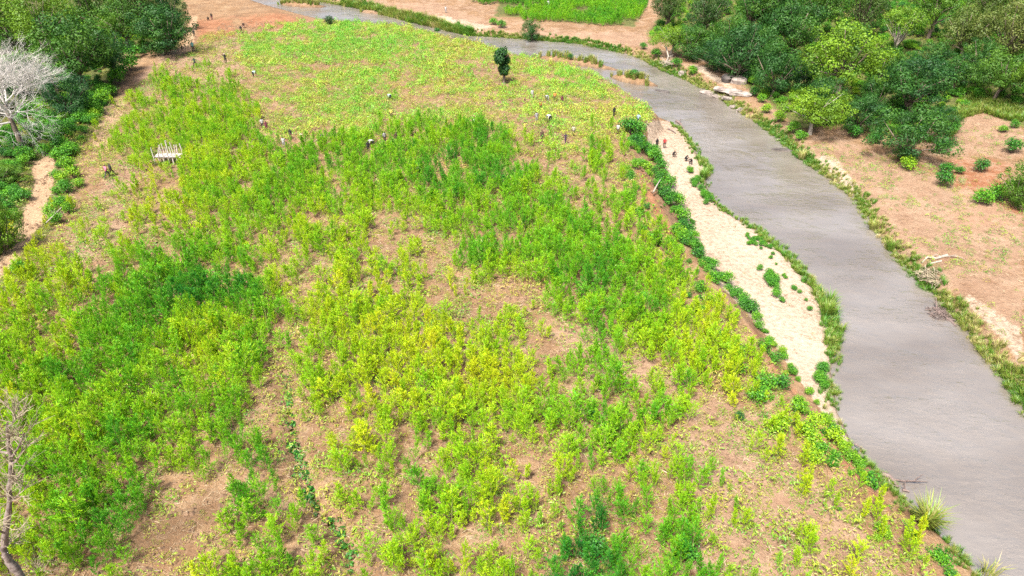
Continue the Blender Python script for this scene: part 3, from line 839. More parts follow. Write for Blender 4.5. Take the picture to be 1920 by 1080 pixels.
for k, c, s, d, i in cand:
    key = (k, c, s); rank[key] = rank.get(key, 0) + 1
    o = link('crop_plant', CROP[int(i) % len(CROP)])
    o.location = (CX[i], CY[i], CZ[i]); o.rotation_euler = (random.gauss(0, .07), random.gauss(0, .07), random.uniform(0, 6.28))
    o.scale = (cwide[i], cwide[i], cheight[i]); o['tint'] = float(ctint[i])
    tag(o, f'{s} {c} feathery crop plant, {ordinal(rank[key])} closest such to {LANDMARKS[k][1]}', 'crop plant', 'crop plants nearest the camera')

# far field of the same crop across the river, and low rows before it
def region_points(poly, step, zone=None):
    P = [ground(u, v)[:2] for u, v in poly]
    x0, x1 = min(p[0] for p in P), max(p[0] for p in P); y0, y1 = min(p[1] for p in P), max(p[1] for p in P)
    X, Y = np.meshgrid(np.arange(x0, x1, step), np.arange(y0, y1, step))
    X = (X + RNG.uniform(-.45, .45, X.shape) * step).ravel(); Y = (Y + RNG.uniform(-.45, .45, Y.shape) * step).ravel()
    k = inside(X, Y, P)
    X, Y = X[k], Y[k]
    return np.stack([X, Y, land(X, Y)], 1)

FP = region_points([(935, 18), (960, 40), (1060, 42), (1130, 50), (1185, 48), (1215, 10), (1225, -55), (850, -55), (860, -5)], .9)
k = fbm(FP[:, 0] * .12, FP[:, 1] * .12, 61, 3) > .34
FP = FP[k]; n = len(FP)
scatter('far_crop', FP, rand_rot(n), scl3(RNG.uniform(1.4, 2.0, n), 1.05), np.clip(.68 + (fbm(FP[:, 0] * .1, FP[:, 1] * .1, 63, 3) - .5) * .5 + RNG.normal(0, .05, n), 0, 1), CROP,
        'bright green crop field on the far bank of the river')

# ------------------------------------------------------------------ cut crop lying in the upper field
CP_ = region_points([(p[0], p[1]) for p in CUT_ZONE], .5)
u_, v_ = project(CP_[:, 0], CP_[:, 1], CP_[:, 2])
f1 = fbm(CP_[:, 0] * .16, CP_[:, 1] * .16, 51, 4); f2 = fbm(CP_[:, 0] * .55, CP_[:, 1] * .8, 52, 3)
bare = soft_in(u_, v_, [(860, 120), (960, 130), (1000, 170), (900, 160)], 40) * .25 + soft_in(u_, v_, [(900, 205), (1000, 225), (1080, 262), (1000, 262), (930, 240)], 30) * .3 + soft_in(u_, v_, [(760, 175), (830, 185), (800, 215), (740, 205)], 40) * .2
edge = seg_dist(u_, v_, CUT_ZONE + [CUT_ZONE[0]])
bare = bare + .16 * np.clip(1 - edge / 26, 0, 1) * (u_ < 640) - .04 * (u_ > 980)
k = (f1 * .5 + f2 * .5 - bare + (v_ < 120) * .05) > .36 + RNG.random(len(CP_)) * .27
CP_, f1, v_ = CP_[k], f1[k], v_[k]; n = len(CP_)
ct = np.clip(.52 + (fbm(CP_[:, 0] * .09, CP_[:, 1] * .09, 53, 3) - .5) * 1.3 + RNG.normal(0, .2, n) + (v_ < 110) * .1, 0, 1)
CP_[:, 2] -= .02
scatter('cut_crop_litter', CP_, rand_rot(n, .15), scl3(RNG.gamma(3, .29, n).clip(.3, 2.0), RNG.uniform(.6, 2.4, n)), ct, CUTM, 'pale green cut plants lying strewn over the upper field')
print('cut', n)
# low weeds, straw
WX, WY = np.meshgrid(np.arange(-62, 50, .56), np.arange(22, 190, .56))
WX = (WX + RNG.uniform(-.28, .28, WX.shape)).ravel(); WY = (WY + RNG.uniform(-.28, .28, WY.shape)).ravel()
WZ = land(WX, WY); wu, wv = project(WX, WY, WZ)
wd, wh = crop_at(wu, wv)
inf = inside(WX, WY, FIELD_W) & (seg_dist(WX, WY, T_W) > .3)
tr = np.zeros(len(WX))
for P in TRACKS[:4]: tr = np.maximum(tr, soft_in(wu, wv, P, 8))
g1 = fbm(WX * .2, WY * .2, 71, 4)
k = inf & (wv > 60) & (wu > -200) & (wv < 1180) & (tr < .3) & (RNG.random(len(WX)) < .34 + .40 * sstep((g1 - .40) / .16) + .20 * np.clip(wd, 0, 1) + .30 * ((wu > 1150) & (wv > 560)))
wp = np.stack([WX, WY, WZ], 1)[k]; n = len(wp)
slope_w = (wu[k] > 1200) & (wv[k] > 560)
scatter('weeds', wp, rand_rot(n, .2), scl3(RNG.gamma(3.0, .40, n).clip(.3, 2.6)), np.clip(.42 + (fbm(wp[:, 0] * .25, wp[:, 1] * .25, 77, 3) - .5) * .8 + RNG.normal(0, .14, n), 0, 1), WEEDM, 'low yellow green weeds between the crop plants')
k2 = inf & (wv > 40) & (wu > -200) & (RNG.random(len(WX)) < .38)
sp_ = np.stack([WX, WY, WZ + .01], 1)[k2]; n = len(sp_)
scatter('dry_stalk_litter', sp_, rand_rot(n, .08), scl3(RNG.uniform(.6, 1.3, n)), RNG.random(n), STRAW, 'dry straw coloured stalks littering the bare soil')
# the farther bank: litter and scattered small weeds
RP = region_points([(1500, 300), (1560, 262), (1640, 290), (1760, 200), (1920, 215), (2050, 330), (2050, 860), (1930, 740), (1840, 630), (1780, 565), (1700, 480), (1620, 370)], .8)
k = RNG.random(len(RP)) < .5
q = RP[k]; n = len(q)
scatter('far_bank_litter', q, rand_rot(n, .08), scl3(RNG.uniform(.5, 1.2, n)), RNG.random(n) * .8, STRAW, 'dry stalks littering the pinkish far bank')
k = RNG.random(len(RP)) < .10 + .65 * sstep((fbm(RP[:, 0] * .12, RP[:, 1] * .12, 81, 3) - .44) / .14)
q = RP[k]; n = len(q)
scatter('far_bank_weeds', q, rand_rot(n, .2), scl3(RNG.gamma(4, .26, n).clip(.4, 2)), np.clip(RNG.normal(.6, .22, n), 0, 1), WEEDM, 'small green weeds dotted over the pinkish far bank')
def clod_mesh(i):
    rg = np.random.default_rng(280 + i); b = MB()
    for _ in range(6):
        c = np.array([rg.normal(0, .3), rg.normal(0, .3), 0]); r = rg.uniform(.04, .13)
        P = [c + np.array([math.cos(a) * r * rg.uniform(.7, 1.3), math.sin(a) * r * rg.uniform(.7, 1.3), 0]) for a in np.arange(0, 6.2, 1.26)]
        Vc = P + [c + np.array([rg.normal(0, r * .2), rg.normal(0, r * .2), r * .8])]
        b.add(Vc, [(k, (k + 1) % 5, 5) for k in range(5)])
    return b.build('clods', [M_CLOD])
M_CLOD = plain_mat('clod', (.075, .043, .025), (.20, .125, .075), 1.5, .95, 0, 3)
CLOD = [clod_mesh(i) for i in range(4)]
k3 = inf & (wv > 40) & (wu > -200) & (RNG.random(len(WX)) < .10 + .25 * (fbm(WX * .3, WY * .3, 73, 3) > .5))
cp3 = np.stack([WX, WY, WZ - .01], 1)[k3]; n = len(cp3)
scatter('soil_clods', cp3, rand_rot(n, .05), scl3(RNG.gamma(4, .28, n).clip(.4, 2.2)), RNG.random(n), CLOD, 'brown clods of earth lying on the bare soil')
# creeper down the gully
G = []
for (x0, y0), (x1, y1) in zip(GULLY_W[:-1], GULLY_W[1:]):
    L = math.hypot(x1 - x0, y1 - y0)
    for t in np.arange(0, 1, .2 / L):
        G.append((x0 + (x1 - x0) * t + random.gauss(0.1, .2), y0 + (y1 - y0) * t + random.gauss(0, .3)))
G = np.array(G); n = len(G)
scatter('gully_creeper', np.stack([G[:, 0], G[:, 1], land(G[:, 0], G[:, 1]) + .22], 1), rand_rot(n, .3), scl3(RNG.gamma(3, .26, n).clip(.25, 1.4) * np.interp(G[:, 1], [25, 29, 34, 40, 46], [.5, .75, .85, .6, .35])), RNG.uniform(.0, .22, n), CREEP, 'dark green creeper growing along the narrow gully')

# ------------------------------------------------------------------ grass along the water
def along(P, step):
    out = []
    for (x0, y0), (x1, y1) in zip(P[:-1], P[1:]):
        L = math.hypot(x1 - x0, y1 - y0); dx, dy = (x1 - x0) / L, (y1 - y0) / L
        for t in np.arange(0, L, step):
            out.append((x0 + dx * t, y0 + dy * t, -dy, dx))
    return np.array(out)

def verge(P, step, lo, hi, sgn, n_across):
    a = along(P, step)
    a = np.repeat(a, n_across, 0)
    t = RNG.uniform(lo, hi, len(a)) * sgn
    x = a[:, 0] + a[:, 2] * t + RNG.normal(0, .25, len(a)); y = a[:, 1] + a[:, 3] * t + RNG.normal(0, .25, len(a))
    return x, y

# sand bar side (shore runs far to near; land lies on its right-hand side)
x, y = verge(wl(SHORE_L, WATER), .2, -.3, .85, -1, 3)
z = land(x, y); u_, v_ = project(x, y, z)
wdt = np.interp(v_, [220, 300, 330, 360, 400, 480, 590, 640, 700, 800, 1000, 1100], [.5, .9, 1.0, .4, .65, .8, 1.25, .95, .7, .6, .65, .65])
k = (z > WATER - .2) & (RNG.random(len(x)) < (.25 + .3 * wdt) * (.35 + 1.3 * sstep((fbm(x * .35, y * .35, 93, 3) - .3) / .3)))
x, y, z, wdt, v_ = x[k], y[k], z[k], wdt[k], v_[k]; n = len(x)
scatter('shore_grass', np.stack([x, y, np.maximum(z, WATER - .02)], 1), rand_rot(n, .2), scl3(wdt * RNG.uniform(.5, 1.0, n)), np.clip(RNG.normal(.66, .17, n), 0, 1), TUFT,
        'green grass fringe along the sand bar waterline')
x, y = verge(WR_W, .16, -.45, .85, 1, 4)
z = land(x, y); u_, v_ = project(x, y, z)
near = fbm(x * .16, y * .16, 91, 3)
k = (z > WATER - .25) & (RNG.random(len(x)) < .42 + .9 * (near - .25)) & (u_ > 560)
x, y, z, u_, v_, near = x[k], y[k], z[k], u_[k], v_[k], near[k]; n = len(x)
tall = np.where((u_ > 640) & (u_ < 885) & (v_ < 90), 1.9, np.where((v_ > 560), 1.0, np.where(v_ > 230, .8, .9)))
tt = np.clip(.52 + (near - .5) * 1.2 + RNG.normal(0, .17, n), 0, 1)
scatter('far_shore_grass', np.stack([x, y, z], 1), rand_rot(n, .2), scl3(tall * RNG.uniform(.4, 1.05, n)), tt, TUFT, 'green and straw coloured grass hanging over the far waterline')
# reeds on the far bend and on the islets
Q = []
for (cx, cy, a, b, r, h), dn in zip(ISL_W, (34, 26, 90, 10)):
    for _ in range(dn):
        t = random.uniform(-1, .8); s = random.uniform(-.6, .6)
        Q.append((cx + math.cos(r) * a * t - math.sin(r) * b * s, cy + math.sin(r) * a * t + math.cos(r) * b * s))
Q = np.array(Q); n = len(Q)
scatter('islet_reeds', np.stack([Q[:, 0], Q[:, 1], np.maximum(land(Q[:, 0], Q[:, 1]), WATER)], 1), rand_rot(n, .1), scl3(RNG.uniform(1.0, 1.9, n)), np.clip(RNG.normal(.38, .15, n), 0, 1), REED,
        'olive reeds growing on the small river islets')
RB = region_points([(700, 30), (740, 32), (790, 46), (880, 70), (860, 60), (800, 38), (730, 22)], .7)
n = len(RB)
scatter('far_bend_reeds', RB, rand_rot(n, .1), scl3(RNG.uniform(1.6, 2.6, n)), np.clip(RNG.normal(.5, .15, n), 0, 1), REED, 'tall green and straw reeds on the far river bend')
# low cover on the field bank slope
x, y = verge(T_W, .25, -3.0, 2.2, 1, 6)
z = land(x, y); u_, v_ = project(x, y, z)
k = (v_ > 270) & (RNG.random(len(x)) < .5 * sstep((fbm(x * .3, y * .3, 95, 3) - .3) / .25)) & (z > WATER + .1)
x, y, z = x[k], y[k], z[k]; n = len(x)
scatter('bank_weeds', np.stack([x, y, z], 1), rand_rot(n, .2), scl3(RNG.gamma(3.5, .26, n).clip(.3, 1.9)), np.clip(RNG.normal(.55, .2, n), 0, 1), WEEDM + SLOPE_BUSH, 'yellow green weeds on the slope between field and water')

# ------------------------------------------------------------------ trees
def tree_meshes(seed, kind):
    rg = np.random.default_rng(seed); rnd = random.Random(seed)
    cfg = dict(round=(.56, .42, .52, 40, (.06, .18), 260, .026, .30), dome=(.58, .40, .52, 50, (.06, .16), 270, .023, .30), open=(.68, .29, .48, 34, (.08, .15), 170, .030, .16),
               olive=(.56, .42, .5, 60, (.08, .15), 210, .025, .22), bush=(.47, .51, .52, 40, (.06, .19), 250, .028, .10))[kind]
    cz, rz, rx, nc, cr, nl, ls, fork = cfg
    tb = MB(); cb = MB()
    C = []
    for k in range(nc):
        th = k * 2.39996 + rnd.gauss(0, .3)
        q = 1 - 2 * (k + .5) / nc
        ring = math.sqrt(max(0, 1 - q * q))
        rr = rnd.uniform(.55, 1.0) if rnd.random() < .8 else rnd.uniform(.15, .55)
        lump = 1.02 + .24 * math.sin(th * 2 + seed) + .12 * math.sin(th * 3 + seed * 2 + q * 3)
        if kind == 'dome' and q < 0: ring = math.sqrt(ring)
        r_ = rnd.uniform(*cr)
        c = np.array([math.cos(th) * ring * rr * (rx - r_ * .5) * lump, math.sin(th) * ring * rr * (rx - r_ * .5) * lump, cz + q * (rz - r_ * .5) * rr * (1 + .1 * math.sin(th + seed))])
        if kind != 'bush' and c[2] < fork + .08: c[2] = fork + .08 + rnd.random() * .1
        C.append((c, r_))
    for c, r_ in C:
        n = int(nl * (r_ / .14) ** 1.6 * rnd.uniform(.75, 1.2))
        d = rg.normal(size=(n, 3)); d /= np.linalg.norm(d, axis=1, keepdims=True)
        rad = r_ * rg.uniform(.62, 1.08, n)
        d2 = d.copy(); d2[:, 2] *= .75
        P = c + d2 * rad[:, None] + rg.normal(0, .012, (n, 3))
        out = P - np.array([0, 0, cz * .8])
        out /= np.linalg.norm(out, axis=1, keepdims=True) + 1e-6
        Nn = d * 1.5 + out * .2 + rg.normal(0, .28, (n, 3)); Nn[:, 2] += .1
        base = rnd.uniform(.1, .9)
        cb.leaves(P, Nn, ls * rg.uniform(.65, 1.35, n), .6, 0, rg, np.clip(.62 * base + .38 * rg.random(n), 0, 1))
    # trunk, limbs to the clumps
    lean = [rnd.gauss(0, .02), rnd.gauss(0, .02)]
    top = (lean[0] * 4, lean[1] * 4, fork + .12)
    tb.tube([(0, 0, -.05), (0, 0, .02), (lean[0], lean[1], fork * .6), top], [.042, .034, .026, .022], 7)
    idx = list(range(nc)); rnd.shuffle(idx)
    for k in idx[:16 if kind != 'olive' else 26]:
        c, r_ = C[k]
        f0 = Vector((lean[0] * 3, lean[1] * 3, fork * rnd.uniform(.6, 1.05)))
        e = Vector(c)
        m = f0.lerp(e, .5) + Vector((rnd.gauss(0, .02), rnd.gauss(0, .02), rnd.uniform(-.01, .05)))
        tb.tube([f0, f0.lerp(m, .5) + Vector((rnd.gauss(0, .012), rnd.gauss(0, .012), .012)), m, e], [.016, .013, .009, .003], 4)
    return tb, cb

TREE_SRC = {}
for kind, n in (('round', 4), ('dome', 2), ('open', 3), ('olive', 3), ('bush', 3)):
    for k in range(n):
        tb, cb = tree_meshes(1000 + 37 * k + len(kind) * 101, kind)
        TREE_SRC.setdefault(kind, []).append((tb, cb.build('crown', [M_OLIVE if kind == 'olive' else M_TREE])))
TRUNK_CACHE = {}
tcount = {}
def plant_tree(name, u, v, vtop, wpx, kind, tint, label, cat='tree', group=None, bark=None, rz=None, var=None):
    x, y, z = ground(u, v)
    _, zt = at_y(u, vtop, y)
    h = max(float(zt) - z, 1.2)
    depth = y * CP - (z + h * .5 - CAM_H) * SP
    r = wpx * depth / FPX * .5
    i = tcount.get(kind, 0) if var is None else var
    tcount[kind] = tcount.get(kind, 0) + 1
    i %= len(TREE_SRC[kind])
    tb, cm = TREE_SRC[kind][i]
    bark = bark or M_BARK
    key = (kind, i, bark.name)
    if key not in TRUNK_CACHE: TRUNK_CACHE[key] = tb.build('trunk', [bark], True)
    e = empty(name, (x, y, z - .05), random.uniform(0, 6.28) if rz is None else rz, (r / .5, r / .5, h))
    t = link('trunk', TRUNK_CACHE[key], e)
    c = link('crown', cm, e); c['tint'] = float(tint)
    return tag(e, label, cat, group)

GR, GL = 'trees on the far bank slope', 'trees of the wood behind the field'
for a in [
    (1518, 252, 148, 132, 'round', .66, 'bright green tree with a pale forked trunk beside the river', M_PALE),
    (1692, 298, 186, 150, 'bush', .22, 'rounded dark green tree at the edge of the bare pink slope', None),
    (1706, 224, 96, 165, 'round', .18, 'large dark green tree right behind the rounded dark one', None),
    (1566, 196, 26, 190, 'dome', .62, 'broad yellow green domed tree towering over the dark river thicket', None),
    (1680, 100, 4, 100, 'open', .58, 'tall tree with two pale bare stems under a thin crown', M_PALE),
    (1392, 152, 22, 125, 'bush', .16, 'dense dark tree above the pale rock ledge', None),
    (1303, 112, 36, 95, 'bush', .3, 'mid green bushy tree spreading over the narrow sandy bank', None),
    (1256, 106, 40, 80, 'dome', .62, 'arching olive green tree with pale roots hanging over the water', M_PALE),
    (1478, 122, -16, 135, 'round', .26, 'tall green tree between the yellow dome and the dark thicket', None),
    (1446, 182, 66, 110, 'bush', .2, 'dark green tree with low branches above the yellow bank grass', None),
    (1345, 134, 60, 88, 'bush', .12, 'low dark evergreen close to the sandy strip', None),
    (1800, 112, -4, 125, 'olive', .6, 'olive brown thorny tree beside the pale-stemmed tree', None),
    (1888, 126, -6, 135, 'olive', .7, 'brownish half-bare tree in the upper corner', None),
    (1862, 190, 88, 120, 'round', .42, 'mid green tree above the grassy edge of the bare slope', None),
    (1786, 176, 92, 105, 'round', .24, 'dark green tree below the olive thorny one', None),
    (1914, 388, 292, 90, 'bush', .5, 'green tree cut by the picture edge above the orange soil', None),
    (1612, 252, 168, 95, 'bush', .14, 'dark tree filling the gap under the yellow domed tree', None),
    (1752, 268, 196, 80, 'round', .2, 'small dark tree leaning out beside the rounded dark one', None),
    (1930, 208, 84, 100, 'round', .62, 'light green tree at the picture edge above the slope', None),
    (1538, 232, 130, 90, 'bush', .2, 'dark leafy tree right behind the pale forked trunk', None),
    (1650, 170, 78, 95, 'round', .34, 'mid green tree beside the yellow dome', None),
    (1246, 56, -40, 70, 'olive', .2, 'grey green tree at the corner of the far crop field', None),
    (1320, 74, -36, 95, 'olive', .05, 'greyish drooping tree behind the mid green bushy tree', None),
    (1408, 78, -60, 110, 'round', .3, 'tall dark tree in the back row above the rock ledge', None),
    (1530, 84, -64, 125, 'round', .38, 'tall green tree behind the yellow dome', None),
    (1614, 76, -60, 90, 'olive', .25, 'dark twiggy tree with bare bent branches in the back row', None),
    (1740, 72, -60, 110, 'round', .44, 'green tree in the back row behind the pale stems', None),
    (1840, 70, -60, 110, 'olive', .45, 'olive tree in the back row behind the thorny ones', None),
    (1940, 80, -50, 120, 'olive', .8, 'brown thinly leaved tree at the far corner', None),
    (1460, 60, -80, 120, 'bush', .22, 'dark tree crown in the back row beside the tall green one', None),
    (1424, 130, 40, 100, 'bush', .3, 'green tree crown wedged between the dark thicket and the tall green tree', None),
    (1500, 176, 92, 90, 'bush', .12, 'dark low tree in front of the yellow dome beside the low-branched one', None),
    (1588, 128, 30, 90, 'round', .2, 'dark tree just behind the yellow dome beside the pale stems', None),
    (1636, 214, 130, 85, 'bush', .26, 'dark green tree wedged under the yellow dome towards the big dark tree', None),
    (1740, 150, 70, 95, 'bush', .2, 'dark tree between the pale stems and the large dark tree', None),
    (1830, 150, 60, 90, 'round', .3, 'mid green tree between the two olive crowns', None),
    (1366, 116, 16, 90, 'bush', .34, 'mid green tree behind the low dark evergreen', None),
]:
    plant_tree('tree', *a[:6], a[6], 'tree', GR, a[7])
for a in [
    (168, 178, 12, 175, 'round', .34, 'large dark green tree beside the bleached bare tree', None),
    (306, 104, -6, 120, 'bush', .2, 'dark green tree by the foot track into the field', None),
    (242, 96, -14, 110, 'round', .40, 'olive green tree between the large tree and the track', None),
    (100, 110, -40, 150, 'dome', .62, 'light green tree in the back of the wood', None),
    (20, 96, -40, 130, 'bush', .5, 'mid green tree above the bleached bare crown', None),
    (138, 220, 122, 105, 'bush', .1, 'low dark tree under the large one', None),
    (212, 152, 52, 100, 'round', .2, 'dark tree leaning over the sandy trail', None),
    (328, 62, -40, 62, 'bush', .16, 'rounded dark tree at the corner of the wood', None),
    (60, 190, 90, 110, 'bush', .14, 'dark tree hidden behind the bleached branches', None),
    (-30, 220, 90, 120, 'round', .3, 'green tree at the picture edge behind the bare tree', None),
    (180, 80, -60, 120, 'round', .36, 'tall dark tree in the back row of the wood', None),
    (270, 60, -70, 110, 'olive', .3, 'olive feathery tree in the back row of the wood', None),
    (8, 476, 358, 92, 'bush', .56, 'bright green tree at the picture edge beside the sandy track', None),
    (15, 345, 300, 90, 'bush', .46, 'low green tree between the bare tree and the track', None),
]:
    plant_tree('tree', *a[:6], a[6], 'tree', GL, a[7])
plant_tree('tree', 996, 80, 32, 44, 'bush', .2, 'round dark green tree on the water edge of the far bank')
plant_tree('tree', 618, 46, 26, 20, 'bush', .12, 'small dark tree at the field rim before the far water')

# the lone tree in the cut field: one trunk, two balls of leaves
def lone_tree():
    x, y, z = ground(945, 157)
    k = y * CP - (z + 3 - CAM_H) * SP
    px = k / FPX
    _, zt = at_y(943, 84, y); H = float(zt) - z
    e = empty('lone_tree', (x, y, z))
    b = MB()
    b.tube([(0, 0, -.2), (0, 0, .2), (.05, 0, H * .22), (-.1, 0, H * .42), (-.15, 0, H * .66), (-.1, 0, H * .85)], [.3, .24, .2, .17, .12, .04], 8)
    b.tube([(0, 0, H * .2), (.35, .1, H * .34), (.45, .1, H * .45)], [.12, .08, .03], 6)
    b.tube([(-.1, 0, H * .45), (-.7, .2, H * .6), (-.9, .2, H * .75)], [.1, .07, .03], 6)
    b.tube([(-.15, 0, H * .6), (.5, -.2, H * .72), (.8, -.2, H * .82)], [.1, .07, .03], 6)
    link('trunk', b.build('trunk', [M_BARK], True), e)
    rg = np.random.default_rng(5)
    for (cx, cz, rx, rz, n) in ((-.2, .71, 17.5 * px, .25 * H, 4200), (0, .38, 12.0 * px, .17 * H, 2100)):
        c = MB()
        cl = rg.normal(size=(26, 3)); cl /= np.linalg.norm(cl, axis=1, keepdims=True)
        per = n // 26
        for q in cl:
            d = rg.normal(size=(per, 3)); d /= np.linalg.norm(d, axis=1, keepdims=True)
            P = q * .68 + d * .36 * rg.uniform(.5, 1.1, (per, 1))
            P = P * np.array([rx, rx, rz]) + np.array([cx, 0, cz * H])
            Nn = d * .5 + q * .5 + rg.normal(0, .45, (per, 3)); Nn[:, 2] += .3
            c.leaves(P, Nn, .26 * rg.uniform(.7, 1.3, per), .6, 0, rg)
        o = link('crown', c.build('crown', [M_TREE]), e); o['tint'] = .12
    tag(e, 'lone dark green tree with a double crown standing in the cut field', 'tree')
lone_tree()

# ------------------------------------------------------------------ bare trees
def grow(b, p, d, L, r, depth, rg, n_kids, up=.1, thin=.66, spread=.75, m_of=lambda k: 0):
    P = [Vector(p)]; dd = Vector(d).normalized()
    seg = 3 if depth > 1 else 2
    for k in range(seg):
        dd = (dd + Vector((rg.gauss(0, .13), rg.gauss(0, .13), rg.gauss(0, .1) + up * .3))).normalized()
        P.append(P[-1] + dd * (L / seg))
    Rr = [r * (1 - .45 * i / seg) if depth else r * (1 - .7 * i / seg) for i in range(seg + 1)]
    b.tube(P, Rr, 6 if r > .08 else 4 if r > .03 else 3, m_of(depth))
    if depth == 0: return
    for k in range(n_kids[depth]):
        t = rg.uniform(.3, 1.0) if k else 1.0
        i = min(int(t * seg), seg - 1); q = P[i].lerp(P[i + 1], t * seg - i)
        nd = (dd + Vector((rg.gauss(0, spread), rg.gauss(0, spread), rg.gauss(0, spread * .7) + up))).normalized()
        grow(b, q, nd, L * rg.uniform(.58, .82), r * thin * rg.uniform(.75, 1.05), depth - 1, rg, n_kids, up, thin, spread, m_of)

def bleached_tree():
    x, y, z = ground(42, 282)
    _, zt = at_y(42, 44, y); H = float(zt) - z
    rg = random.Random(11)
    e = empty('bare_tree', (x, y, z))
    t = MB()
    t.tube([(0, 0, -.3), (0, 0, .3), (.15, 0, H * .12), (-.1, .1, H * .25), (0, 0, H * .38)], [.5, .42, .34, .3, .26], 9)
    link('trunk', t.build('trunk', [M_BARK], True), e)
    b = MB()
    for k in range(13):
        az = k * 2.4 + rg.gauss(0, .2)
        s = rg.uniform(.7, 1.3) if k else .1
        grow(b, (0, 0, H * rg.uniform(.24, .40)), (math.cos(az) * s, math.sin(az) * s, rg.uniform(.05, .95)), H * .21, .12, 5, rg, {5: 4, 4: 5, 3: 4, 2: 4, 1: 4}, .07, .56, .5)
    o = link('branches', b.build('branches', [M_BARE]), e)
    tag(e, 'leafless bleached white tree with a rounded mass of twigs beside the wood', 'tree')
bleached_tree()

def leaning_dead_tree():
    Y0 = 25.0
    def q(u, v, dy=0):
        x, z = at_y(u, v, Y0 + dy); return (float(x), Y0 + dy, float(z))
    bx, by, bz = q(72, 1140)
    bz = float(land(np.array([bx]), np.array([by]))[0])
    e = empty('dead_tree', (bx, by, bz))
    def loc(p): return (p[0] - bx, p[1] - by, p[2] - bz)
    t = MB()
    px = [(39, 1080), (17, 1052), (5, 1028), (11, 997), (15, 958), (19, 913), (21, 880), (17, 844), (14, 805), (13, 788)]
    pts = [(0, 0, -.3), (0.05, 0, .6)] + [loc(q(u, v)) for u, v in px]
    fine = []; rr = []
    rad = [.30, .27, .23, .20, .175, .155, .14, .13, .115, .10, .07, .03]
    for i in range(len(pts) - 1):
        for k in range(4):
            p = Vector(pts[i]).lerp(Vector(pts[i + 1]), k / 4)
            fine.append(p + Vector((random.gauss(0, .025), random.gauss(0, .025), 0))); rr.append((rad[i] + (rad[i + 1] - rad[i]) * k / 4) * random.uniform(.82, 1.15))
    t.tube(fine, rr, 9)
    link('trunk', t.build('trunk', [M_DEAD], True), e)
    rg = random.Random(4)
    limbs = MB()
    for a, b_, r in (((22, 858), (46, 812), .07), ((20, 870), (36, 858), .06), ((19, 905), (40, 888), .06), ((17, 850), (-14, 840), .07), ((16, 940), (34, 930), .05), ((14, 800), (30, 785), .05), ((10, 1000), (-20, 985), .07), ((6, 1030), (22, 1012), .05)):
        p0, p1 = Vector(loc(q(*a))), Vector(loc(q(*b_, rg.uniform(-1, 1))))
        limbs.tube([p0, p0.lerp(p1, .5) + Vector((0, 0, -.08)), p1], [r, r * .7, r * .35], 5)
        for _ in range(7):
            grow(limbs, p0.lerp(p1, rg.uniform(.5, 1)), (rg.gauss(0, 1), rg.gauss(0, 1), rg.uniform(.1, .9)), .8, .03, 2, rg, {2: 5, 1: 4}, .2, .7, .7, lambda k: 1)
    link('branches', limbs.build('branches', [M_DEAD, M_TWIG]), e)
    tag(e, 'grey leafless dead tree trunk with spiky twigs at the lower corner', 'tree')
leaning_dead_tree()

def spiky_bush(u, v, s, label, n=11):
    x, y, z = ground(u, v); b = MB(); rg = random.Random(int(u))
    for k in range(n):
        a = rg.uniform(0, 6.28)
        grow(b, (0, 0, 0), (math.cos(a) * .8, math.sin(a) * .8, rg.uniform(.5, 1.3)), s, .03, 2, rg, {2: 4, 1: 3}, .15, .7, .6)
    o = link('dry_bush', b.build('dry_bush', [M_TWIG])); o.location = (x, y, z)
    tag(o, label, 'bush')
spiky_bush(70, 1074, .9, 'spiky dry pale bush at the foot of the grey dead tree')
spiky_bush(12, 552, .8, 'dry grey thorn bush at the picture edge below the sandy track')
spiky_bush(108, 412, .6, 'dry greyish bush beside the fallen pole in the hedge')

# ------------------------------------------------------------------ shrubs
def shrub(u, v, s, tint, label, name='shrub', cat='shrub', group=None, zs=1.0, mesh=None):
    x, y, z = ground(u, v)
    o = link(name, mesh or random.choice(SHRUB)); o.location = (x, y, z - .03); o.rotation_euler = (0, 0, random.uniform(0, 6.28))
    o.scale = (s, s, s * zs); o['tint'] = float(tint)
    return tag(o, label, cat, group)

TOE = [(1182, 262), (1205, 278), (1226, 300), (1238, 335), (1250, 368), (1274, 408), (1292, 445), (1312, 478), (1345, 520), (1374, 552), (1402, 585), (1432, 622), (1450, 648), (1476, 682), (1500, 720), (1522, 756), (1546, 792), (1580, 845), (1612, 880)]
cnt = 0
for (a, b_) in zip(TOE[:-1], TOE[1:]):
    L = math.hypot(b_[0] - a[0], b_[1] - a[1]); k = max(2, int(L / 13))
    for j in range(k):
        t = (j + random.random() * .6) / k
        u = a[0] + (b_[0] - a[0]) * t; v = a[1] + (b_[1] - a[1]) * t
        for side in (-1, 1):
            if random.random() < (.5 if v > 640 else .22 if v > 430 else .05): continue
            cnt += 1
            wide = 10 if v < 420 else 7
            shrub(u + side * random.uniform(1, wide), v + side * random.uniform(-3, 3), random.uniform(1.0, 2.2) * (1.15 if v < 420 else .6 if v > 600 else .85), min(.9, random.uniform(.12, .6) + (.2 if v > 600 else 0)),
                  f'{ordinal(cnt)} leafy green shrub down the foot of the field bank, counted from the upstream end', group='shrubs along the foot of the field bank', zs=random.uniform(.8, 1.15))
cnt = 0
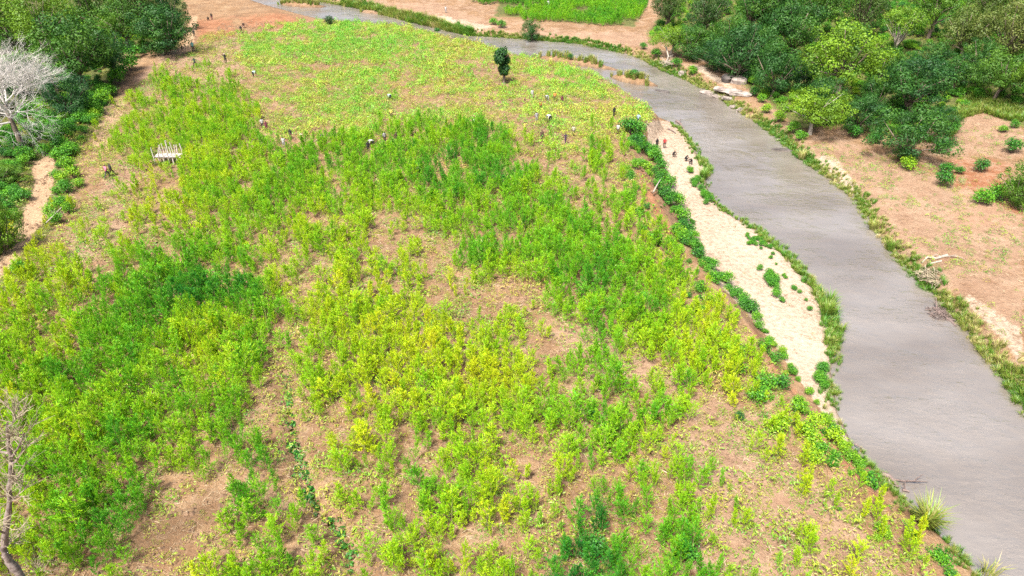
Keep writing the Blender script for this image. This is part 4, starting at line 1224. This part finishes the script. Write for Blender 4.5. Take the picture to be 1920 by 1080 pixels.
for u, v, s, t in [(246, 132, 4.2, .3), (222, 158, 3.6, .35), (250, 110, 3.6, .25), (205, 182, 3.4, .4), (230, 142, 3, .3), (198, 196, 3, .45), (176, 214, 3.2, .35), (190, 178, 2.6, .25), (165, 205, 2.6, .2), (150, 232, 2.6, .3), (128, 246, 2.6, .2),
                   (112, 262, 2.4, .25), (138, 292, 2.4, .5), (120, 300, 2.8, .35), (110, 280, 2.2, .2), (128, 318, 2.4, .5), (140, 334, 2.2, .7), (118, 342, 2, .6), (126, 362, 2.2, .35), (150, 350, 1.8, .5),
                   (118, 392, 2, .3), (108, 420, 1.8, .35), (130, 400, 1.6, .5), (48, 300, 2.6, .3), (34, 282, 2.6, .2), (26, 372, 2.4, .4),
                   (88, 225, 2.6, .15), (104, 240, 2.4, .2), (70, 262, 2.4, .25), (16, 262, 3, .2), (86, 290, 2, .4), (40, 515, 1.8, .4), (92, 250, 2.4, .3), (178, 232, 2, .4), (158, 250, 1.9, .35)]:
    cnt += 1
    shrub(u, v, s, min(.85, t + random.uniform(0, .22)), f'{ordinal(cnt)} green shrub along the hedge beside the sandy track, from the wood downwards', group='hedge shrubs beside the sandy track', zs=random.uniform(.85, 1.2))
for u, v, s, t, l in [(1768, 350, 2.6, .15, 'dark upright shrub on the bare slope, lower of two beside the eroded soil'), (1772, 326, 2.4, .2, 'dark shrub just above the lower one on the bare slope'), (1838, 322, 2.3, .12, 'narrow dark shrub standing alone on orange soil'),
                      (1798, 326, 1.5, .2, 'small grey green shrub between the two dark shrubs'), (1896, 286, 2.8, .2, 'dark shrub on the pink slope near the picture edge'), (1880, 248, 1.6, .6, 'small bright green bush on the open slope'), (1900, 240, 1.5, .3, 'little shrub highest on the open slope'),
                      (1766, 286, 3, .15, 'shrub under the small leaning dark tree'), (1700, 318, 2.4, .85, 'yellow green bush at the foot of the rounded dark tree'), (1840, 382, 2.8, .5, 'low green shrub at the lower end of the orange bank'), (1866, 374, 2.8, .4, 'green shrub beside the tree at the picture edge'),
                      (1900, 372, 3.2, .35, 'dark shrub under the tree at the picture edge'), (1786, 248, 2.4, .3, 'shrub above the yellow green grass on the slope'), (1640, 268, 2.6, .15, 'dark shrub under the trees at the top of the bare bank'), (1600, 258, 2.4, .2, 'shrub in the shade beside the pale forked trunk'),
                      (1460, 228, 2.4, .75, 'yellow green bush on the bank below the rock ledge'), (1436, 212, 2.2, .85, 'yellowish bush beside the small stones'), (1486, 250, 2.4, .6, 'green bush at the water under the forked tree'), (1500, 262, 2.2, .5, 'low bush hanging over the water under the forked tree'),
                      (1414, 180, 2.2, .1, 'dark shrub right above the pale rock ledge'), (1428, 192, 2, .6, 'light green shrub right of the pale rock ledge'), (1298, 140, 2.4, .6, 'shrub at the waterline of the narrow sandy bank'), (1268, 126, 2.6, .3, 'dark shrub beside the hanging pale roots'),
                      (1230, 108, 2.6, .4, 'shrub on the far bank at the bend'), (1206, 92, 2, .3, 'low shrub on the bare far bank before the bend'), (1180, 250, 3.4, .25, 'big round bush at the top of the sand bar'), (1195, 258, 3.0, .3, 'bush right behind the half hidden white shirt'),
                      (1188, 146, 2.2, .2, 'dark bush on the lower river islet'), (1070, 112, 1.5, .1, 'small dark bush on the upper river islet'), (820, 62, 1.8, .1, 'dark bush among the reeds of the far bend'),
                      (940, 52, 2.6, .4, 'green bush on the far bank beside the round dark tree'), (925, 46, 2.4, .45, 'green bush at the edge of the far crop field'), (1110, 1042, 2.1, .15, 'dark green leafy bush at the lower edge of the field'), (1285, 1044, 1.9, .3, 'deep green bush near the lower edge of the field'),
                      (1110, 786, 1.2, .2, 'small dark bush in the middle of the cut strip'), (1385, 786, .9, .02, 'tiny dark bush on the straw-littered slope')]:
    shrub(u, v, s, t, l, zs=random.uniform(.85, 1.15))

# small plants on the sand
def sand_plants():
    spots = []
    for poly, n, lo, hi in (([(1392, 438), (1440, 452), (1474, 486), (1440, 478), (1405, 462)], 22, .5, .8), ([(1418, 500), (1440, 512), (1476, 562), (1462, 570), (1440, 530)], 14, .8, 1.4), ([(1288, 318), (1302, 330), (1332, 378), (1322, 384), (1296, 345)], 16, .8, 1.3),
                            ([(1532, 690), (1544, 690), (1545, 728), (1534, 728)], 6, .9, 1.3), ([(1260, 400), (1300, 470), (1330, 500), (1310, 440), (1280, 380)], 12, .5, .8), ([(1440, 480), (1500, 560), (1530, 600), (1500, 540)], 10, .4, .7)):
        c = 0
        while c < n:
            u = random.uniform(min(p[0] for p in poly), max(p[0] for p in poly)); v = random.uniform(min(p[1] for p in poly), max(p[1] for p in poly))
            if inside(np.array([u]), np.array([v]), poly)[0]:
                spots.append((u, v, random.uniform(lo, hi))); c += 1
    spots.sort(key=lambda t: t[1])
    for k, (u, v, s) in enumerate(spots):
        size = 'tiny' if s < .65 else 'small' if s < .95 else 'bushy'
        shrub(u, v, s, random.uniform(.25, .55), f'{size} green plant on the pale sand bar, {ordinal(k + 1)} counted downstream', 'sand_plant', 'plant', 'plants growing on the sand bar')
sand_plants()
SB = region_points(SANDBAR, .9)
k = RNG.random(len(SB)) < .16
q = SB[k]; n = len(q)
scatter('sand_weeds', q, rand_rot(n), scl3(RNG.uniform(.2, .5, n)), np.clip(RNG.normal(.75, .2, n), 0, 1), WEEDM, 'tiny dark green seedlings dotted over the pale sand')

k = RNG.random(len(SB)) < .3 * (fbm(SB[:, 0] * .2, SB[:, 1] * .2, 88, 3) > .5)
q = SB[k]; n = len(q)
scatter('sand_litter', q, rand_rot(n, .05), scl3(RNG.uniform(.4, 1.1, n)), RNG.random(n) * .25, STRAW, 'brown plant litter washed onto the sand')
# undergrowth on the floor of both woods
for nm, poly, lab in (('wood_undergrowth', [(-180, 160), (0, 40), (330, 20), (345, 70), (240, 120), (215, 190), (170, 240), (130, 330), (110, 420), (30, 500), (-40, 545), (-200, 560)], 'olive undergrowth covering the floor of the wood and hedge'),
                      ('slope_undergrowth', [(1215, 70), (1260, 10), (1300, -70), (2100, -60), (2100, 235), (1920, 215), (1830, 190), (1790, 215), (1750, 270), (1660, 262), (1560, 240), (1480, 215), (1380, 150), (1310, 105)], 'mixed undergrowth under the trees of the far slope')):
    U = region_points(poly, 1.05)
    pu, pv = project(U[:, 0], U[:, 1], U[:, 2])
    tr = np.zeros(len(U))
    for P in TRACKS[:4]: tr = np.maximum(tr, soft_in(pu, pv, P, 8))
    for dv in (14, 28):
        for P in TRACKS[:4]: tr = np.maximum(tr, soft_in(pu, pv - dv, P, 8))
    U = U[(tr < .2) & (RNG.random(len(U)) < .8)]; n = len(U)
    scatter(nm, U, rand_rot(n, .15), scl3(RNG.uniform(.7, 2.2, n)), np.clip(.42 + (fbm(U[:, 0] * .12, U[:, 1] * .12, 99, 3) - .5) * .9 + RNG.normal(0, .15, n), 0, 1), SHRUB + WEEDM, lab)
GS = region_points([(1765, 240), (1800, 190), (1830, 176), (1880, 190), (1925, 210), (1940, 232), (1890, 226), (1840, 212), (1800, 225), (1780, 262)], .42)
n = len(GS)
scatter('slope_grass', GS, rand_rot(n, .2), scl3(RNG.uniform(.7, 1.4, n)), np.clip(RNG.normal(.55, .12, n), 0, 1), TUFT, 'bright green grass at the top of the bare slope')

# tall reed tufts at the water
def reed_tuft(u, v, s, n, tint, label, zs=1.0):
    m = tuft_mesh(int(u), n, 1.0, .75, .014, .2)
    x, y, z = ground(u, v)
    o = link('reed_tuft', m); o.location = (x, y, max(z, WATER)); o.scale = (s, s, s * zs); o['tint'] = tint
    tag(o, label, 'reeds')
reed_tuft(1736, 984, 2.4, 260, .44, 'big straw and green reed tuft leaning over the water', .9)
reed_tuft(1850, 1082, 1.7, 34, .25, 'thin pale reed tuft at the lower picture edge')
reed_tuft(1548, 590, 1.9, 150, .6, 'tall grass tussock at the bulge of the sand bar')
reed_tuft(1556, 572, 1.7, 120, .72, 'grey green tussock beside the tall one on the sand bar shore')
reed_tuft(1318, 335, 1.8, 120, .7, 'green tussock at the narrow upper sand bar')
reed_tuft(1635, 432, 1.6, 120, .3, 'yellowing tussock on the far waterline')
reed_tuft(1668, 470, 1.7, 120, .65, 'green tussock below the yellowing one on the far waterline')
reed_tuft(1502, 300, 1.8, 140, .2, 'straw coloured tussock at the corner of the bare far bank')

# ------------------------------------------------------------------ rocks
def rock_mesh(seed, sx, sy, sz, m):
    rg = np.random.default_rng(seed); n1, n2 = 12, 7
    V = []; F = []
    for i in range(n2 + 1):
        th = math.pi * i / n2
        for j in range(n1):
            ph = 2 * math.pi * j / n1
            d = np.array([math.sin(th) * math.cos(ph), math.sin(th) * math.sin(ph), math.cos(th)])
            d = np.sign(d) * np.abs(d) ** .62
            k = 1 + .30 * (vnoise(d[0] * 2.3 + seed, d[1] * 2.3 + d[2] * 1.7, seed) - .5) + .1 * rg.normal()
            V.append(d * k * np.array([sx, sy, sz]))
    for i in range(n2):
        for j in range(n1):
            F.append((i * n1 + j, i * n1 + (j + 1) % n1, (i + 1) * n1 + (j + 1) % n1, (i + 1) * n1 + j))
    return new_mesh('rock', V, F, [m])
def rock(u, v, s, rz, m, label, name='rock', up=0, group=None):
    x, y, z = ground(u, v)
    o = link(name, rock_mesh(int(u * 7 + v), *s, m)); o.location = (x, y, max(z, WATER - .05) + up); o.rotation_euler = (0, 0, rz)
    tag(o, label, 'rock', group)
RG = 'pale rock slabs at the far waterline'
rock(1338, 177, (2.6, 1.0, .26), -.5, M_ROCK, 'widest pale flat slab at the water end of the rock ledge', 'rock_slab', .1, RG)
rock(1362, 172, (2.4, .9, .28), -.45, M_ROCK, 'pale slab in the middle of the rock ledge', 'rock_slab', .3, RG)
rock(1384, 178, (2.2, .9, .28), -.4, M_ROCK, 'pale slab at the landward end of the rock ledge', 'rock_slab', .25, RG)
rock(1352, 184, (1.8, .7, .3), -.6, M_ROCK, 'narrow white slab lowest on the rock ledge at the water', 'rock_slab', .1, RG)
rock(1370, 186, (1.4, .7, .25), -.5, M_ROCK, 'small white slab beside the narrow one at the water', 'rock_slab', .1, RG)
rock(1366, 152, (1.3, 1.0, .8), .4, M_ROCKD, 'dark grey boulder above the rock ledge', 'boulder', .3)
rock(1386, 156, (1.4, 1.0, .8), -.3, M_ROCK, 'pinkish boulder beside the dark grey one', 'boulder', .3)
rock(1376, 203, (.8, .5, .4), .2, M_ROCK, 'small white stone at the water below the rock ledge', 'stone', .1)
rock(1388, 208, (.7, .5, .4), .8, M_ROCK, 'second small white stone below the rock ledge', 'stone', .1)
rock(1279, 140, (.7, .6, .5), .2, M_ROCK, 'single white stone at the far waterline upstream', 'stone', .15)
rock(1466, 286, (1.5, .5, .16), -.2, M_ROCKD, 'dark flat rock barely breaking the water near the far bank', 'rock', .02)
rock(1240, 176, (1.3, .5, .14), -.5, M_ROCKD, 'dark flat rock awash in mid river', 'rock', .02)

# ------------------------------------------------------------------ logs, snags, poles
def log(px, r, m, label, name='log', kids=0, z_up=0.1, on_water=False, kid_len=1.2, zlist=None):
    pts = []
    for k, (u, v) in enumerate(px):
        if on_water:
            x, y = at_z(u, v, WATER + z_up); z = WATER + z_up
        else:
            x, y, z = ground(u, v); z += z_up
        if zlist: z += zlist[k]
        pts.append(Vector((float(x), float(y), float(z))))
    o0 = pts[0].copy()
    b = MB(); n = len(pts)
    b.tube([p - o0 for p in pts], [r * (1 - .55 * i / (n - 1)) for i in range(n)], 7)
    rg = random.Random(int(px[0][0]))
    for k in range(kids):
        i = rg.randrange(0, n - 1); p = pts[i].lerp(pts[i + 1], rg.random()) - o0
        grow(b, p, (rg.gauss(0, 1), rg.gauss(0, 1), rg.uniform(.0, .7)), kid_len * rg.uniform(.6, 1.2), r * .4, 1, rg, {1: 3}, .05, .65, .7)
    o = link(name, b.build(name, [m], True)); o.location = o0
    return tag(o, label, 'log')
log([(1775, 480), (1755, 486), (1738, 484), (1728, 494)], .16, M_PALE, 'bleached forked log lying on the far bank', kids=2)
log([(1764, 491), (1742, 496)], .12, M_PALE, 'short bleached log beside the forked one')
log([(1268, 227), (1276, 232), (1283, 244), (1286, 258)], .22, M_DRIFT, 'dark curved driftwood log lying in the shallows by the sand', on_water=True, kids=1)
log([(1252, 242), (1262, 247), (1267, 251)], .12, M_DRIFT, 'brown stick lying on the upper sand bar')
log([(1652, 888), (1668, 893), (1676, 902), (1684, 914)], .2, M_DRIFT, 'grey log sliding from the lower bank into the water', kids=2, on_water=True, z_up=.15)
log([(1692, 918), (1706, 922)], .1, M_DRIFT, 'small snag sticking out of the water beside the grey log', on_water=True, kids=2, kid_len=.5)
log([(1602, 832), (1616, 840)], .07, M_DRIFT, 'thin dark stick reaching over the water', on_water=True, z_up=.3)
log([(88, 434), (104, 424), (124, 412)], .08, M_PALE, 'pale fallen pole leaning in the hedge beside the track', z_up=.8, zlist=[0, .3, .7])
log([(1224, 368), (1230, 362), (1238, 354)], .10, M_PALE, 'bleached stump branch among the bank shrubs', z_up=.5, zlist=[0, .5, 1.0])
log([(700, 22), (730, 26), (752, 29)], .35, M_DRIFT, 'dark driftwood lying in the far water', on_water=True, kids=2)
log([(1247, 106), (1252, 118), (1246, 126)], .16, M_PALE, 'pale root hanging down into the water at the bend', z_up=.9, zlist=[.9, .3, -.6], kids=4)
log([(1262, 128), (1250, 124), (1238, 128)], .16, M_PALE, 'pale dead branch dipping into the water at the bend', on_water=True, kids=3)
log([(1690, 30), (1660, 30), (1640, 34)], .14, M_PALE, 'bent bare branch in the dark back wood', z_up=4.5, kids=3, kid_len=2)
# brush pile of dry sticks on the far bank, branchy snag in the river
def sticks(u, v, n, rad, ln, m, name, label, cat, water=False, lift=.5, flat=.35):
    x, y, z = ground(u, v) if not water else (*[float(c) for c in at_z(u, v, WATER)], WATER)
    rg = random.Random(int(u)); b = MB()
    for _ in range(n):
        a = rg.uniform(0, 6.28); rr = rad * math.sqrt(rg.random())
        p = Vector((math.cos(a) * rr, math.sin(a) * rr, rg.uniform(-.05, lift) * (1 - rr / rad * .6)))
        d = Vector((rg.gauss(0, 1), rg.gauss(0, 1), rg.gauss(0.05, flat))).normalized()
        L = ln * rg.uniform(.5, 1.2); mid = p + Vector((rg.gauss(0, .05), rg.gauss(0, .05), .06))
        b.tube([p - d * L / 2, mid, p + d * L / 2], [.035, .028, .008], 3)
    o = link(name, b.build(name, [m])); o.location = (x, y, z)
    o['kind'] = 'thing'
    tag(o, label, cat)
sticks(1748, 520, 130, 1.35, 1.5, M_TWIG, 'brush_pile', 'tangled brush pile of dry sticks on the far waterline', 'brush pile', lift=.9)
sticks(1762, 588, 70, 1.2, 1.2, M_DRIFT, 'snag', 'dark branchy snag stranded in the river near the far bank', 'snag', True, .35)
log([(1752, 578), (1768, 592), (1784, 602), (1792, 612)], .18, M_DRIFT, 'half sunk trunk holding the branchy snag', on_water=True, kids=4, z_up=.02)
sticks(1254, 120, 40, 1.6, 2.0, M_PALE, 'root_tangle', 'tangle of pale exposed roots on the far bank bend', 'roots', lift=1.2, flat=.8)

# ------------------------------------------------------------------ drying rack of peeled poles
def drying_rack():
    x0, y0, z0 = ground(292, 308); x1, y1, z1 = ground(341, 307)
    e = empty('drying_rack', (x0, y0, min(z0, z1)))
    L = math.hypot(x1 - x0, y1 - y0); Wd = 1.15
    rg = random.Random(3)
    for k in range(12):
        t = k / 11
        front = k % 2 == 0
        b = MB(); h = rg.uniform(2.2, 2.7) + (.6 if k == 5 else 0)
        xx = L * t; yy = 0 if front else Wd
        b.tube([(xx, yy, -.3), (xx + rg.gauss(0, .04), yy, h * .5), (xx + rg.gauss(0, .12), yy + rg.gauss(0, .06), h)], [.085 if k != 5 else .13, .075, .065 if k != 5 else .11], 6)
        link('post', b.build('post', [M_WOOD], True), e)
    for yy in (0.1, Wd - .1):
        b = MB(); b.tube([(-.15, yy, .95), (L / 2, yy, .93), (L + .15, yy, .96)], [.055, .05, .05], 6)
        link('rail', b.build('rail', [M_WOOD], True), e)
    for k in range(34):
        xx = .05 + (L - .1) * (k + .5) / 34
        b = MB(); b.tube([(xx + rg.gauss(0, .02), -.12, 1.03 + rg.uniform(0, .03)), (xx + rg.gauss(0, .04), Wd + .12, 1.03 + rg.uniform(0, .03))], [.052, .044], 5)
        link('slat', b.build('slat', [M_WOOD], True), e)
    tag(e, 'drying rack of pale peeled poles standing in the yellow green crop', 'rack')
drying_rack()

# ------------------------------------------------------------------ people
def fabric(name, c):
    return plain_mat(name, tuple(x * .8 for x in c), c, 9, .9, .1)
SKIN = fabric('skin', (.075, .042, .028)); HAIR = fabric('hair', (.012, .011, .010))
FAB = {k: fabric('cloth_' + k, c) for k, c in dict(black=(.012, .012, .014), turquoise=(.16, .46, .44), green=(.02, .05, .035), white=(.40, .40, .39), cream=(.38, .35, .26), yellow=(.55, .50, .10), orange=(.55, .20, .05),
       red=(.36, .03, .03), maroon=(.13, .02, .045), pink=(.62, .14, .22), blue=(.05, .07, .16), pale_blue=(.30, .40, .48), grey=(.28, .28, .29), brown=(.08, .05, .035), purple=(.05, .025, .06), darkblue=(.02, .025, .05)).items()}

def pose(kind):
    J = dict(pel=(0, 0, .93, .125), spi=(0, .01, 1.10, .115), che=(0, .01, 1.30, .13), nek=(0, 0, 1.46, .055), hed=(0, -.02, 1.57, .085), top=(0, -.01, 1.68, .07))
    for s, n in ((-1, 'l'), (1, 'r')):
        J.update({'sh' + n: (.17 * s, .01, 1.39, .06), 'el' + n: (.23 * s, .03, 1.12, .045), 'wr' + n: (.22 * s, -.06, .89, .033), 'ha' + n: (.22 * s, -.08, .82, .036),
                  'hi' + n: (.09 * s, 0, .88, .095), 'kn' + n: (.10 * s, -.02, .50, .062), 'an' + n: (.10 * s, .03, .09, .042), 'to' + n: (.11 * s, -.12, .035, .036)})
    def mv(**k):
        for n, p in k.items(): J[n] = (*p, J[n][3])
    if kind == 'walk':
        mv(knl=(-.10, -.20, .52), anl=(-.10, -.22, .10), tol=(-.11, -.36, .05), knr=(.10, .06, .50), anr=(.11, .32, .14), tor=(.11, .22, .04), ell=(-.24, .16, 1.14), wrl=(-.23, .16, .92), hal=(-.23, .15, .85), elr=(.24, -.10, 1.14), wrr=(.20, -.28, .98), har=(.20, -.33, .93))
    if kind == 'apart':
        mv(knl=(-.20, -.03, .50), anl=(-.28, .02, .09), tol=(-.30, -.12, .035), knr=(.20, -.03, .5), anr=(.28, .02, .09), tor=(.30, -.12, .035), ell=(-.36, 0, 1.18), wrl=(-.38, -.14, .99), hal=(-.37, -.2, .93), elr=(.36, 0, 1.18), wrr=(.38, -.14, .99), har=(.37, -.2, .93))
    if kind == 'carry':
        mv(ell=(-.34, -.02, 1.46), wrl=(-.2, -.03, 1.68), hal=(-.13, -.03, 1.74), elr=(.34, -.02, 1.46), wrr=(.2, -.03, 1.68), har=(.13, -.03, 1.74))
    if kind == 'bend':
        mv(pel=(0, .12, .90), spi=(0, -.03, 1.02), che=(0, -.22, 1.06), nek=(0, -.37, 1.04), hed=(0, -.47, 1.00), top=(0, -.56, .95), shl=(-.17, -.28, 1.03), shr=(.17, -.28, 1.03), ell=(-.19, -.34, .76), elr=(.19, -.32, .76),
           wrl=(-.13, -.44, .54), wrr=(.13, -.42, .54), hal=(-.11, -.47, .47), har=(.11, -.45, .47), hil=(-.09, .11, .86), hir=(.09, .11, .86), knl=(-.12, -.02, .48), knr=(.12, .04, .48))
    if kind == 'crouch':
        mv(pel=(0, .16, .34), spi=(0, .12, .50), che=(0, 0, .68), nek=(0, -.08, .84), hed=(0, -.14, .94), top=(0, -.15, 1.04), shl=(-.17, -.02, .78), shr=(.17, -.02, .78), ell=(-.24, -.22, .60), elr=(.24, -.22, .60), wrl=(-.12, -.40, .46), wrr=(.12, -.40, .46),
           hal=(-.09, -.45, .42), har=(.09, -.45, .42), hil=(-.10, .14, .32), hir=(.10, .14, .32), knl=(-.18, -.20, .50), knr=(.18, -.20, .50), anl=(-.13, .0, .09), anr=(.13, 0, .09), tol=(-.14, -.15, .035), tor=(.14, -.15, .035))
    return J
BONES = [('pel', 'spi', 1), ('spi', 'che', 1), ('che', 'nek', 1), ('nek', 'hed', 0), ('hed', 'top', 3)]
for n in 'lr':
    BONES += [('che', 'sh' + n, 1), ('sh' + n, 'el' + n, 1), ('el' + n, 'wr' + n, 0), ('wr' + n, 'ha' + n, 0), ('pel', 'hi' + n, 2), ('hi' + n, 'kn' + n, 2), ('kn' + n, 'an' + n, 2), ('an' + n, 'to' + n, 0)]
def person_mesh(kind):
    J = pose(kind); names = list(J); idx = {n: i for i, n in enumerate(names)}
    me = bpy.data.meshes.new('person_skeleton')
    me.from_pydata([J[n][:3] for n in names], [(idx[a], idx[b]) for a, b, _ in BONES], [])
    o = bpy.data.objects.new('person_skeleton', me); COL.objects.link(o)
    o.modifiers.new('skin', 'SKIN'); ss = o.modifiers.new('sub', 'SUBSURF'); ss.levels = 1; ss.render_levels = 1
    for n in names:
        sv = me.skin_vertices[0].data[idx[n]]; r = J[n][3]
        sv.radius = (r * (1.25 if n in ('pel', 'spi', 'che') else 1), r * (.85 if n in ('pel', 'spi', 'che') else 1))
        sv.use_root = n == 'pel'
    dg = bpy.context.evaluated_depsgraph_get()
    m2 = bpy.data.meshes.new_from_object(o.evaluated_get(dg))
    bpy.data.objects.remove(o); bpy.data.meshes.remove(me)
    V = np.array([v.co[:] for v in m2.vertices]); F = [tuple(p.vertices) for p in m2.polygons]
    seg = [(np.array(J[a][:3]), np.array(J[b][:3]), (J[a][3] + J[b][3]) / 2, m) for a, b, m in BONES]
    M = []
    hd = np.array(J['hed'][:3]); tp = np.array(J['top'][:3])
    for f in F:
        c = V[list(f)].mean(0); best = (9, 0)
        for a, b, r, m in seg:
            t = np.clip(np.dot(c - a, b - a) / np.dot(b - a, b - a), 0, 1)
            q = np.linalg.norm(c - a - t * (b - a)) / r
            if q < best[0]: best = (q, m)
        m = best[1]
        if m in (0, 3) and np.linalg.norm(c - hd) < .2:
            m = 3 if (np.dot(c - hd, tp - hd) > .004 or c[1] > hd[1] + .045) else 0
        M.append(m)
    b = MB(); b.V = [V]; b.F = F; b.M = M; b.L = [.5] * len(F); b.n = len(V)
    for n, s in (('l', -1), ('r', 1)):
        w0, h0 = Vector(J['wr' + n][:3]), Vector(J['ha' + n][:3]); d = (h0 - w0).normalized()
        side = d.cross(Vector((s, 0, 0)));  side = side.normalized() if side.length > .1 else Vector((0, 1, 0))
        for k, (off, ln) in enumerate(((-.024, .07), (-.008, .08), (.008, .075), (.022, .06))):
            p = h0 + side * off + d * .01
            b.tube([p, p + d * ln * .6, p + d * ln + Vector((-s * .015, -.01, 0))], [.009, .008, .005], 4, 0)
        p = h0 - d * .02 - side * .02
        b.tube([p, p + (d * .5 - side * .8) * .04, p + (d - side * .6) * .06], [.010, .009, .006], 4, 0)
    up = (tp - hd) / np.linalg.norm(tp - hd); fw = np.array([0, -1, 0]) - up * np.dot(up, [0, -1, 0]); fw = fw / np.linalg.norm(fw)
    c = Vector(hd + fw * .08)
    b.tube([c + Vector(up) * .02, c + Vector(fw) * .022 - Vector(up) * .01, c - Vector(up) * .02], [.008, .014, .008], 4, 0)
    for s in (-1, 1):
        p = Vector(hd) + Vector((s * .085, 0, 0))
        b.tube([p - Vector(up) * .02, p + Vector((s * .012, 0, 0)), p + Vector(up) * .025], [.008, .014, .008], 4, 0)
        p = c + Vector((s * .03, 0, 0)) + Vector(up) * .025
        b.tube([p, p + Vector(fw) * .006], [.010, .006], 4, 3)
    return b.build('person', [SKIN, FAB['white'], FAB['black'], HAIR], True)
PM = {k: person_mesh(k) for k in ('stand', 'walk', 'apart', 'carry', 'bend', 'crouch')}
def hat_mesh():
    b = MB(); V = []; F = []; n = 12
    for r, z in ((.20, 0), (.105, .01), (.09, .09), (.02, .11)):
        for j in range(n): V.append((r * math.cos(6.283 * j / n), r * math.sin(6.283 * j / n), z))
    for i in range(3):
        for j in range(n): F.append((i * n + j, i * n + (j + 1) % n, (i + 1) * n + (j + 1) % n, (i + 1) * n + j))
    return new_mesh('hat', V, F, [FAB['cream']])
HAT = hat_mesh()
def person(u, v, px, kind, shirt, trousers, rz, label, hat=False):
    x, y, z = ground(u, v)
    depth = y * CP - (z + .8 - CAM_H) * SP
    full = {'bend': 1.15, 'crouch': 1.08}.get(kind, 1.74)
    s = min(max(px * 1.1 * depth / FPX / .95 / full, .90), 1.18)
    o = link('person', PM[kind]); o.location = (x, y, z); o.rotation_euler = (0, 0, rz); o.scale = (s * 1.12, s * 1.12, s)
    for i, m in ((1, FAB[shirt]), (2, FAB[trousers])):
        o.material_slots[i].link = 'OBJECT'; o.material_slots[i].material = m
    tag(o, label, 'person', 'people working in the field')
    if hat:
        h = link('hat', HAT, o); J = pose(kind); h.location = (J['top'][0], J['top'][1], J['top'][2] + .01)
for a in PEOPLE: person(*a)
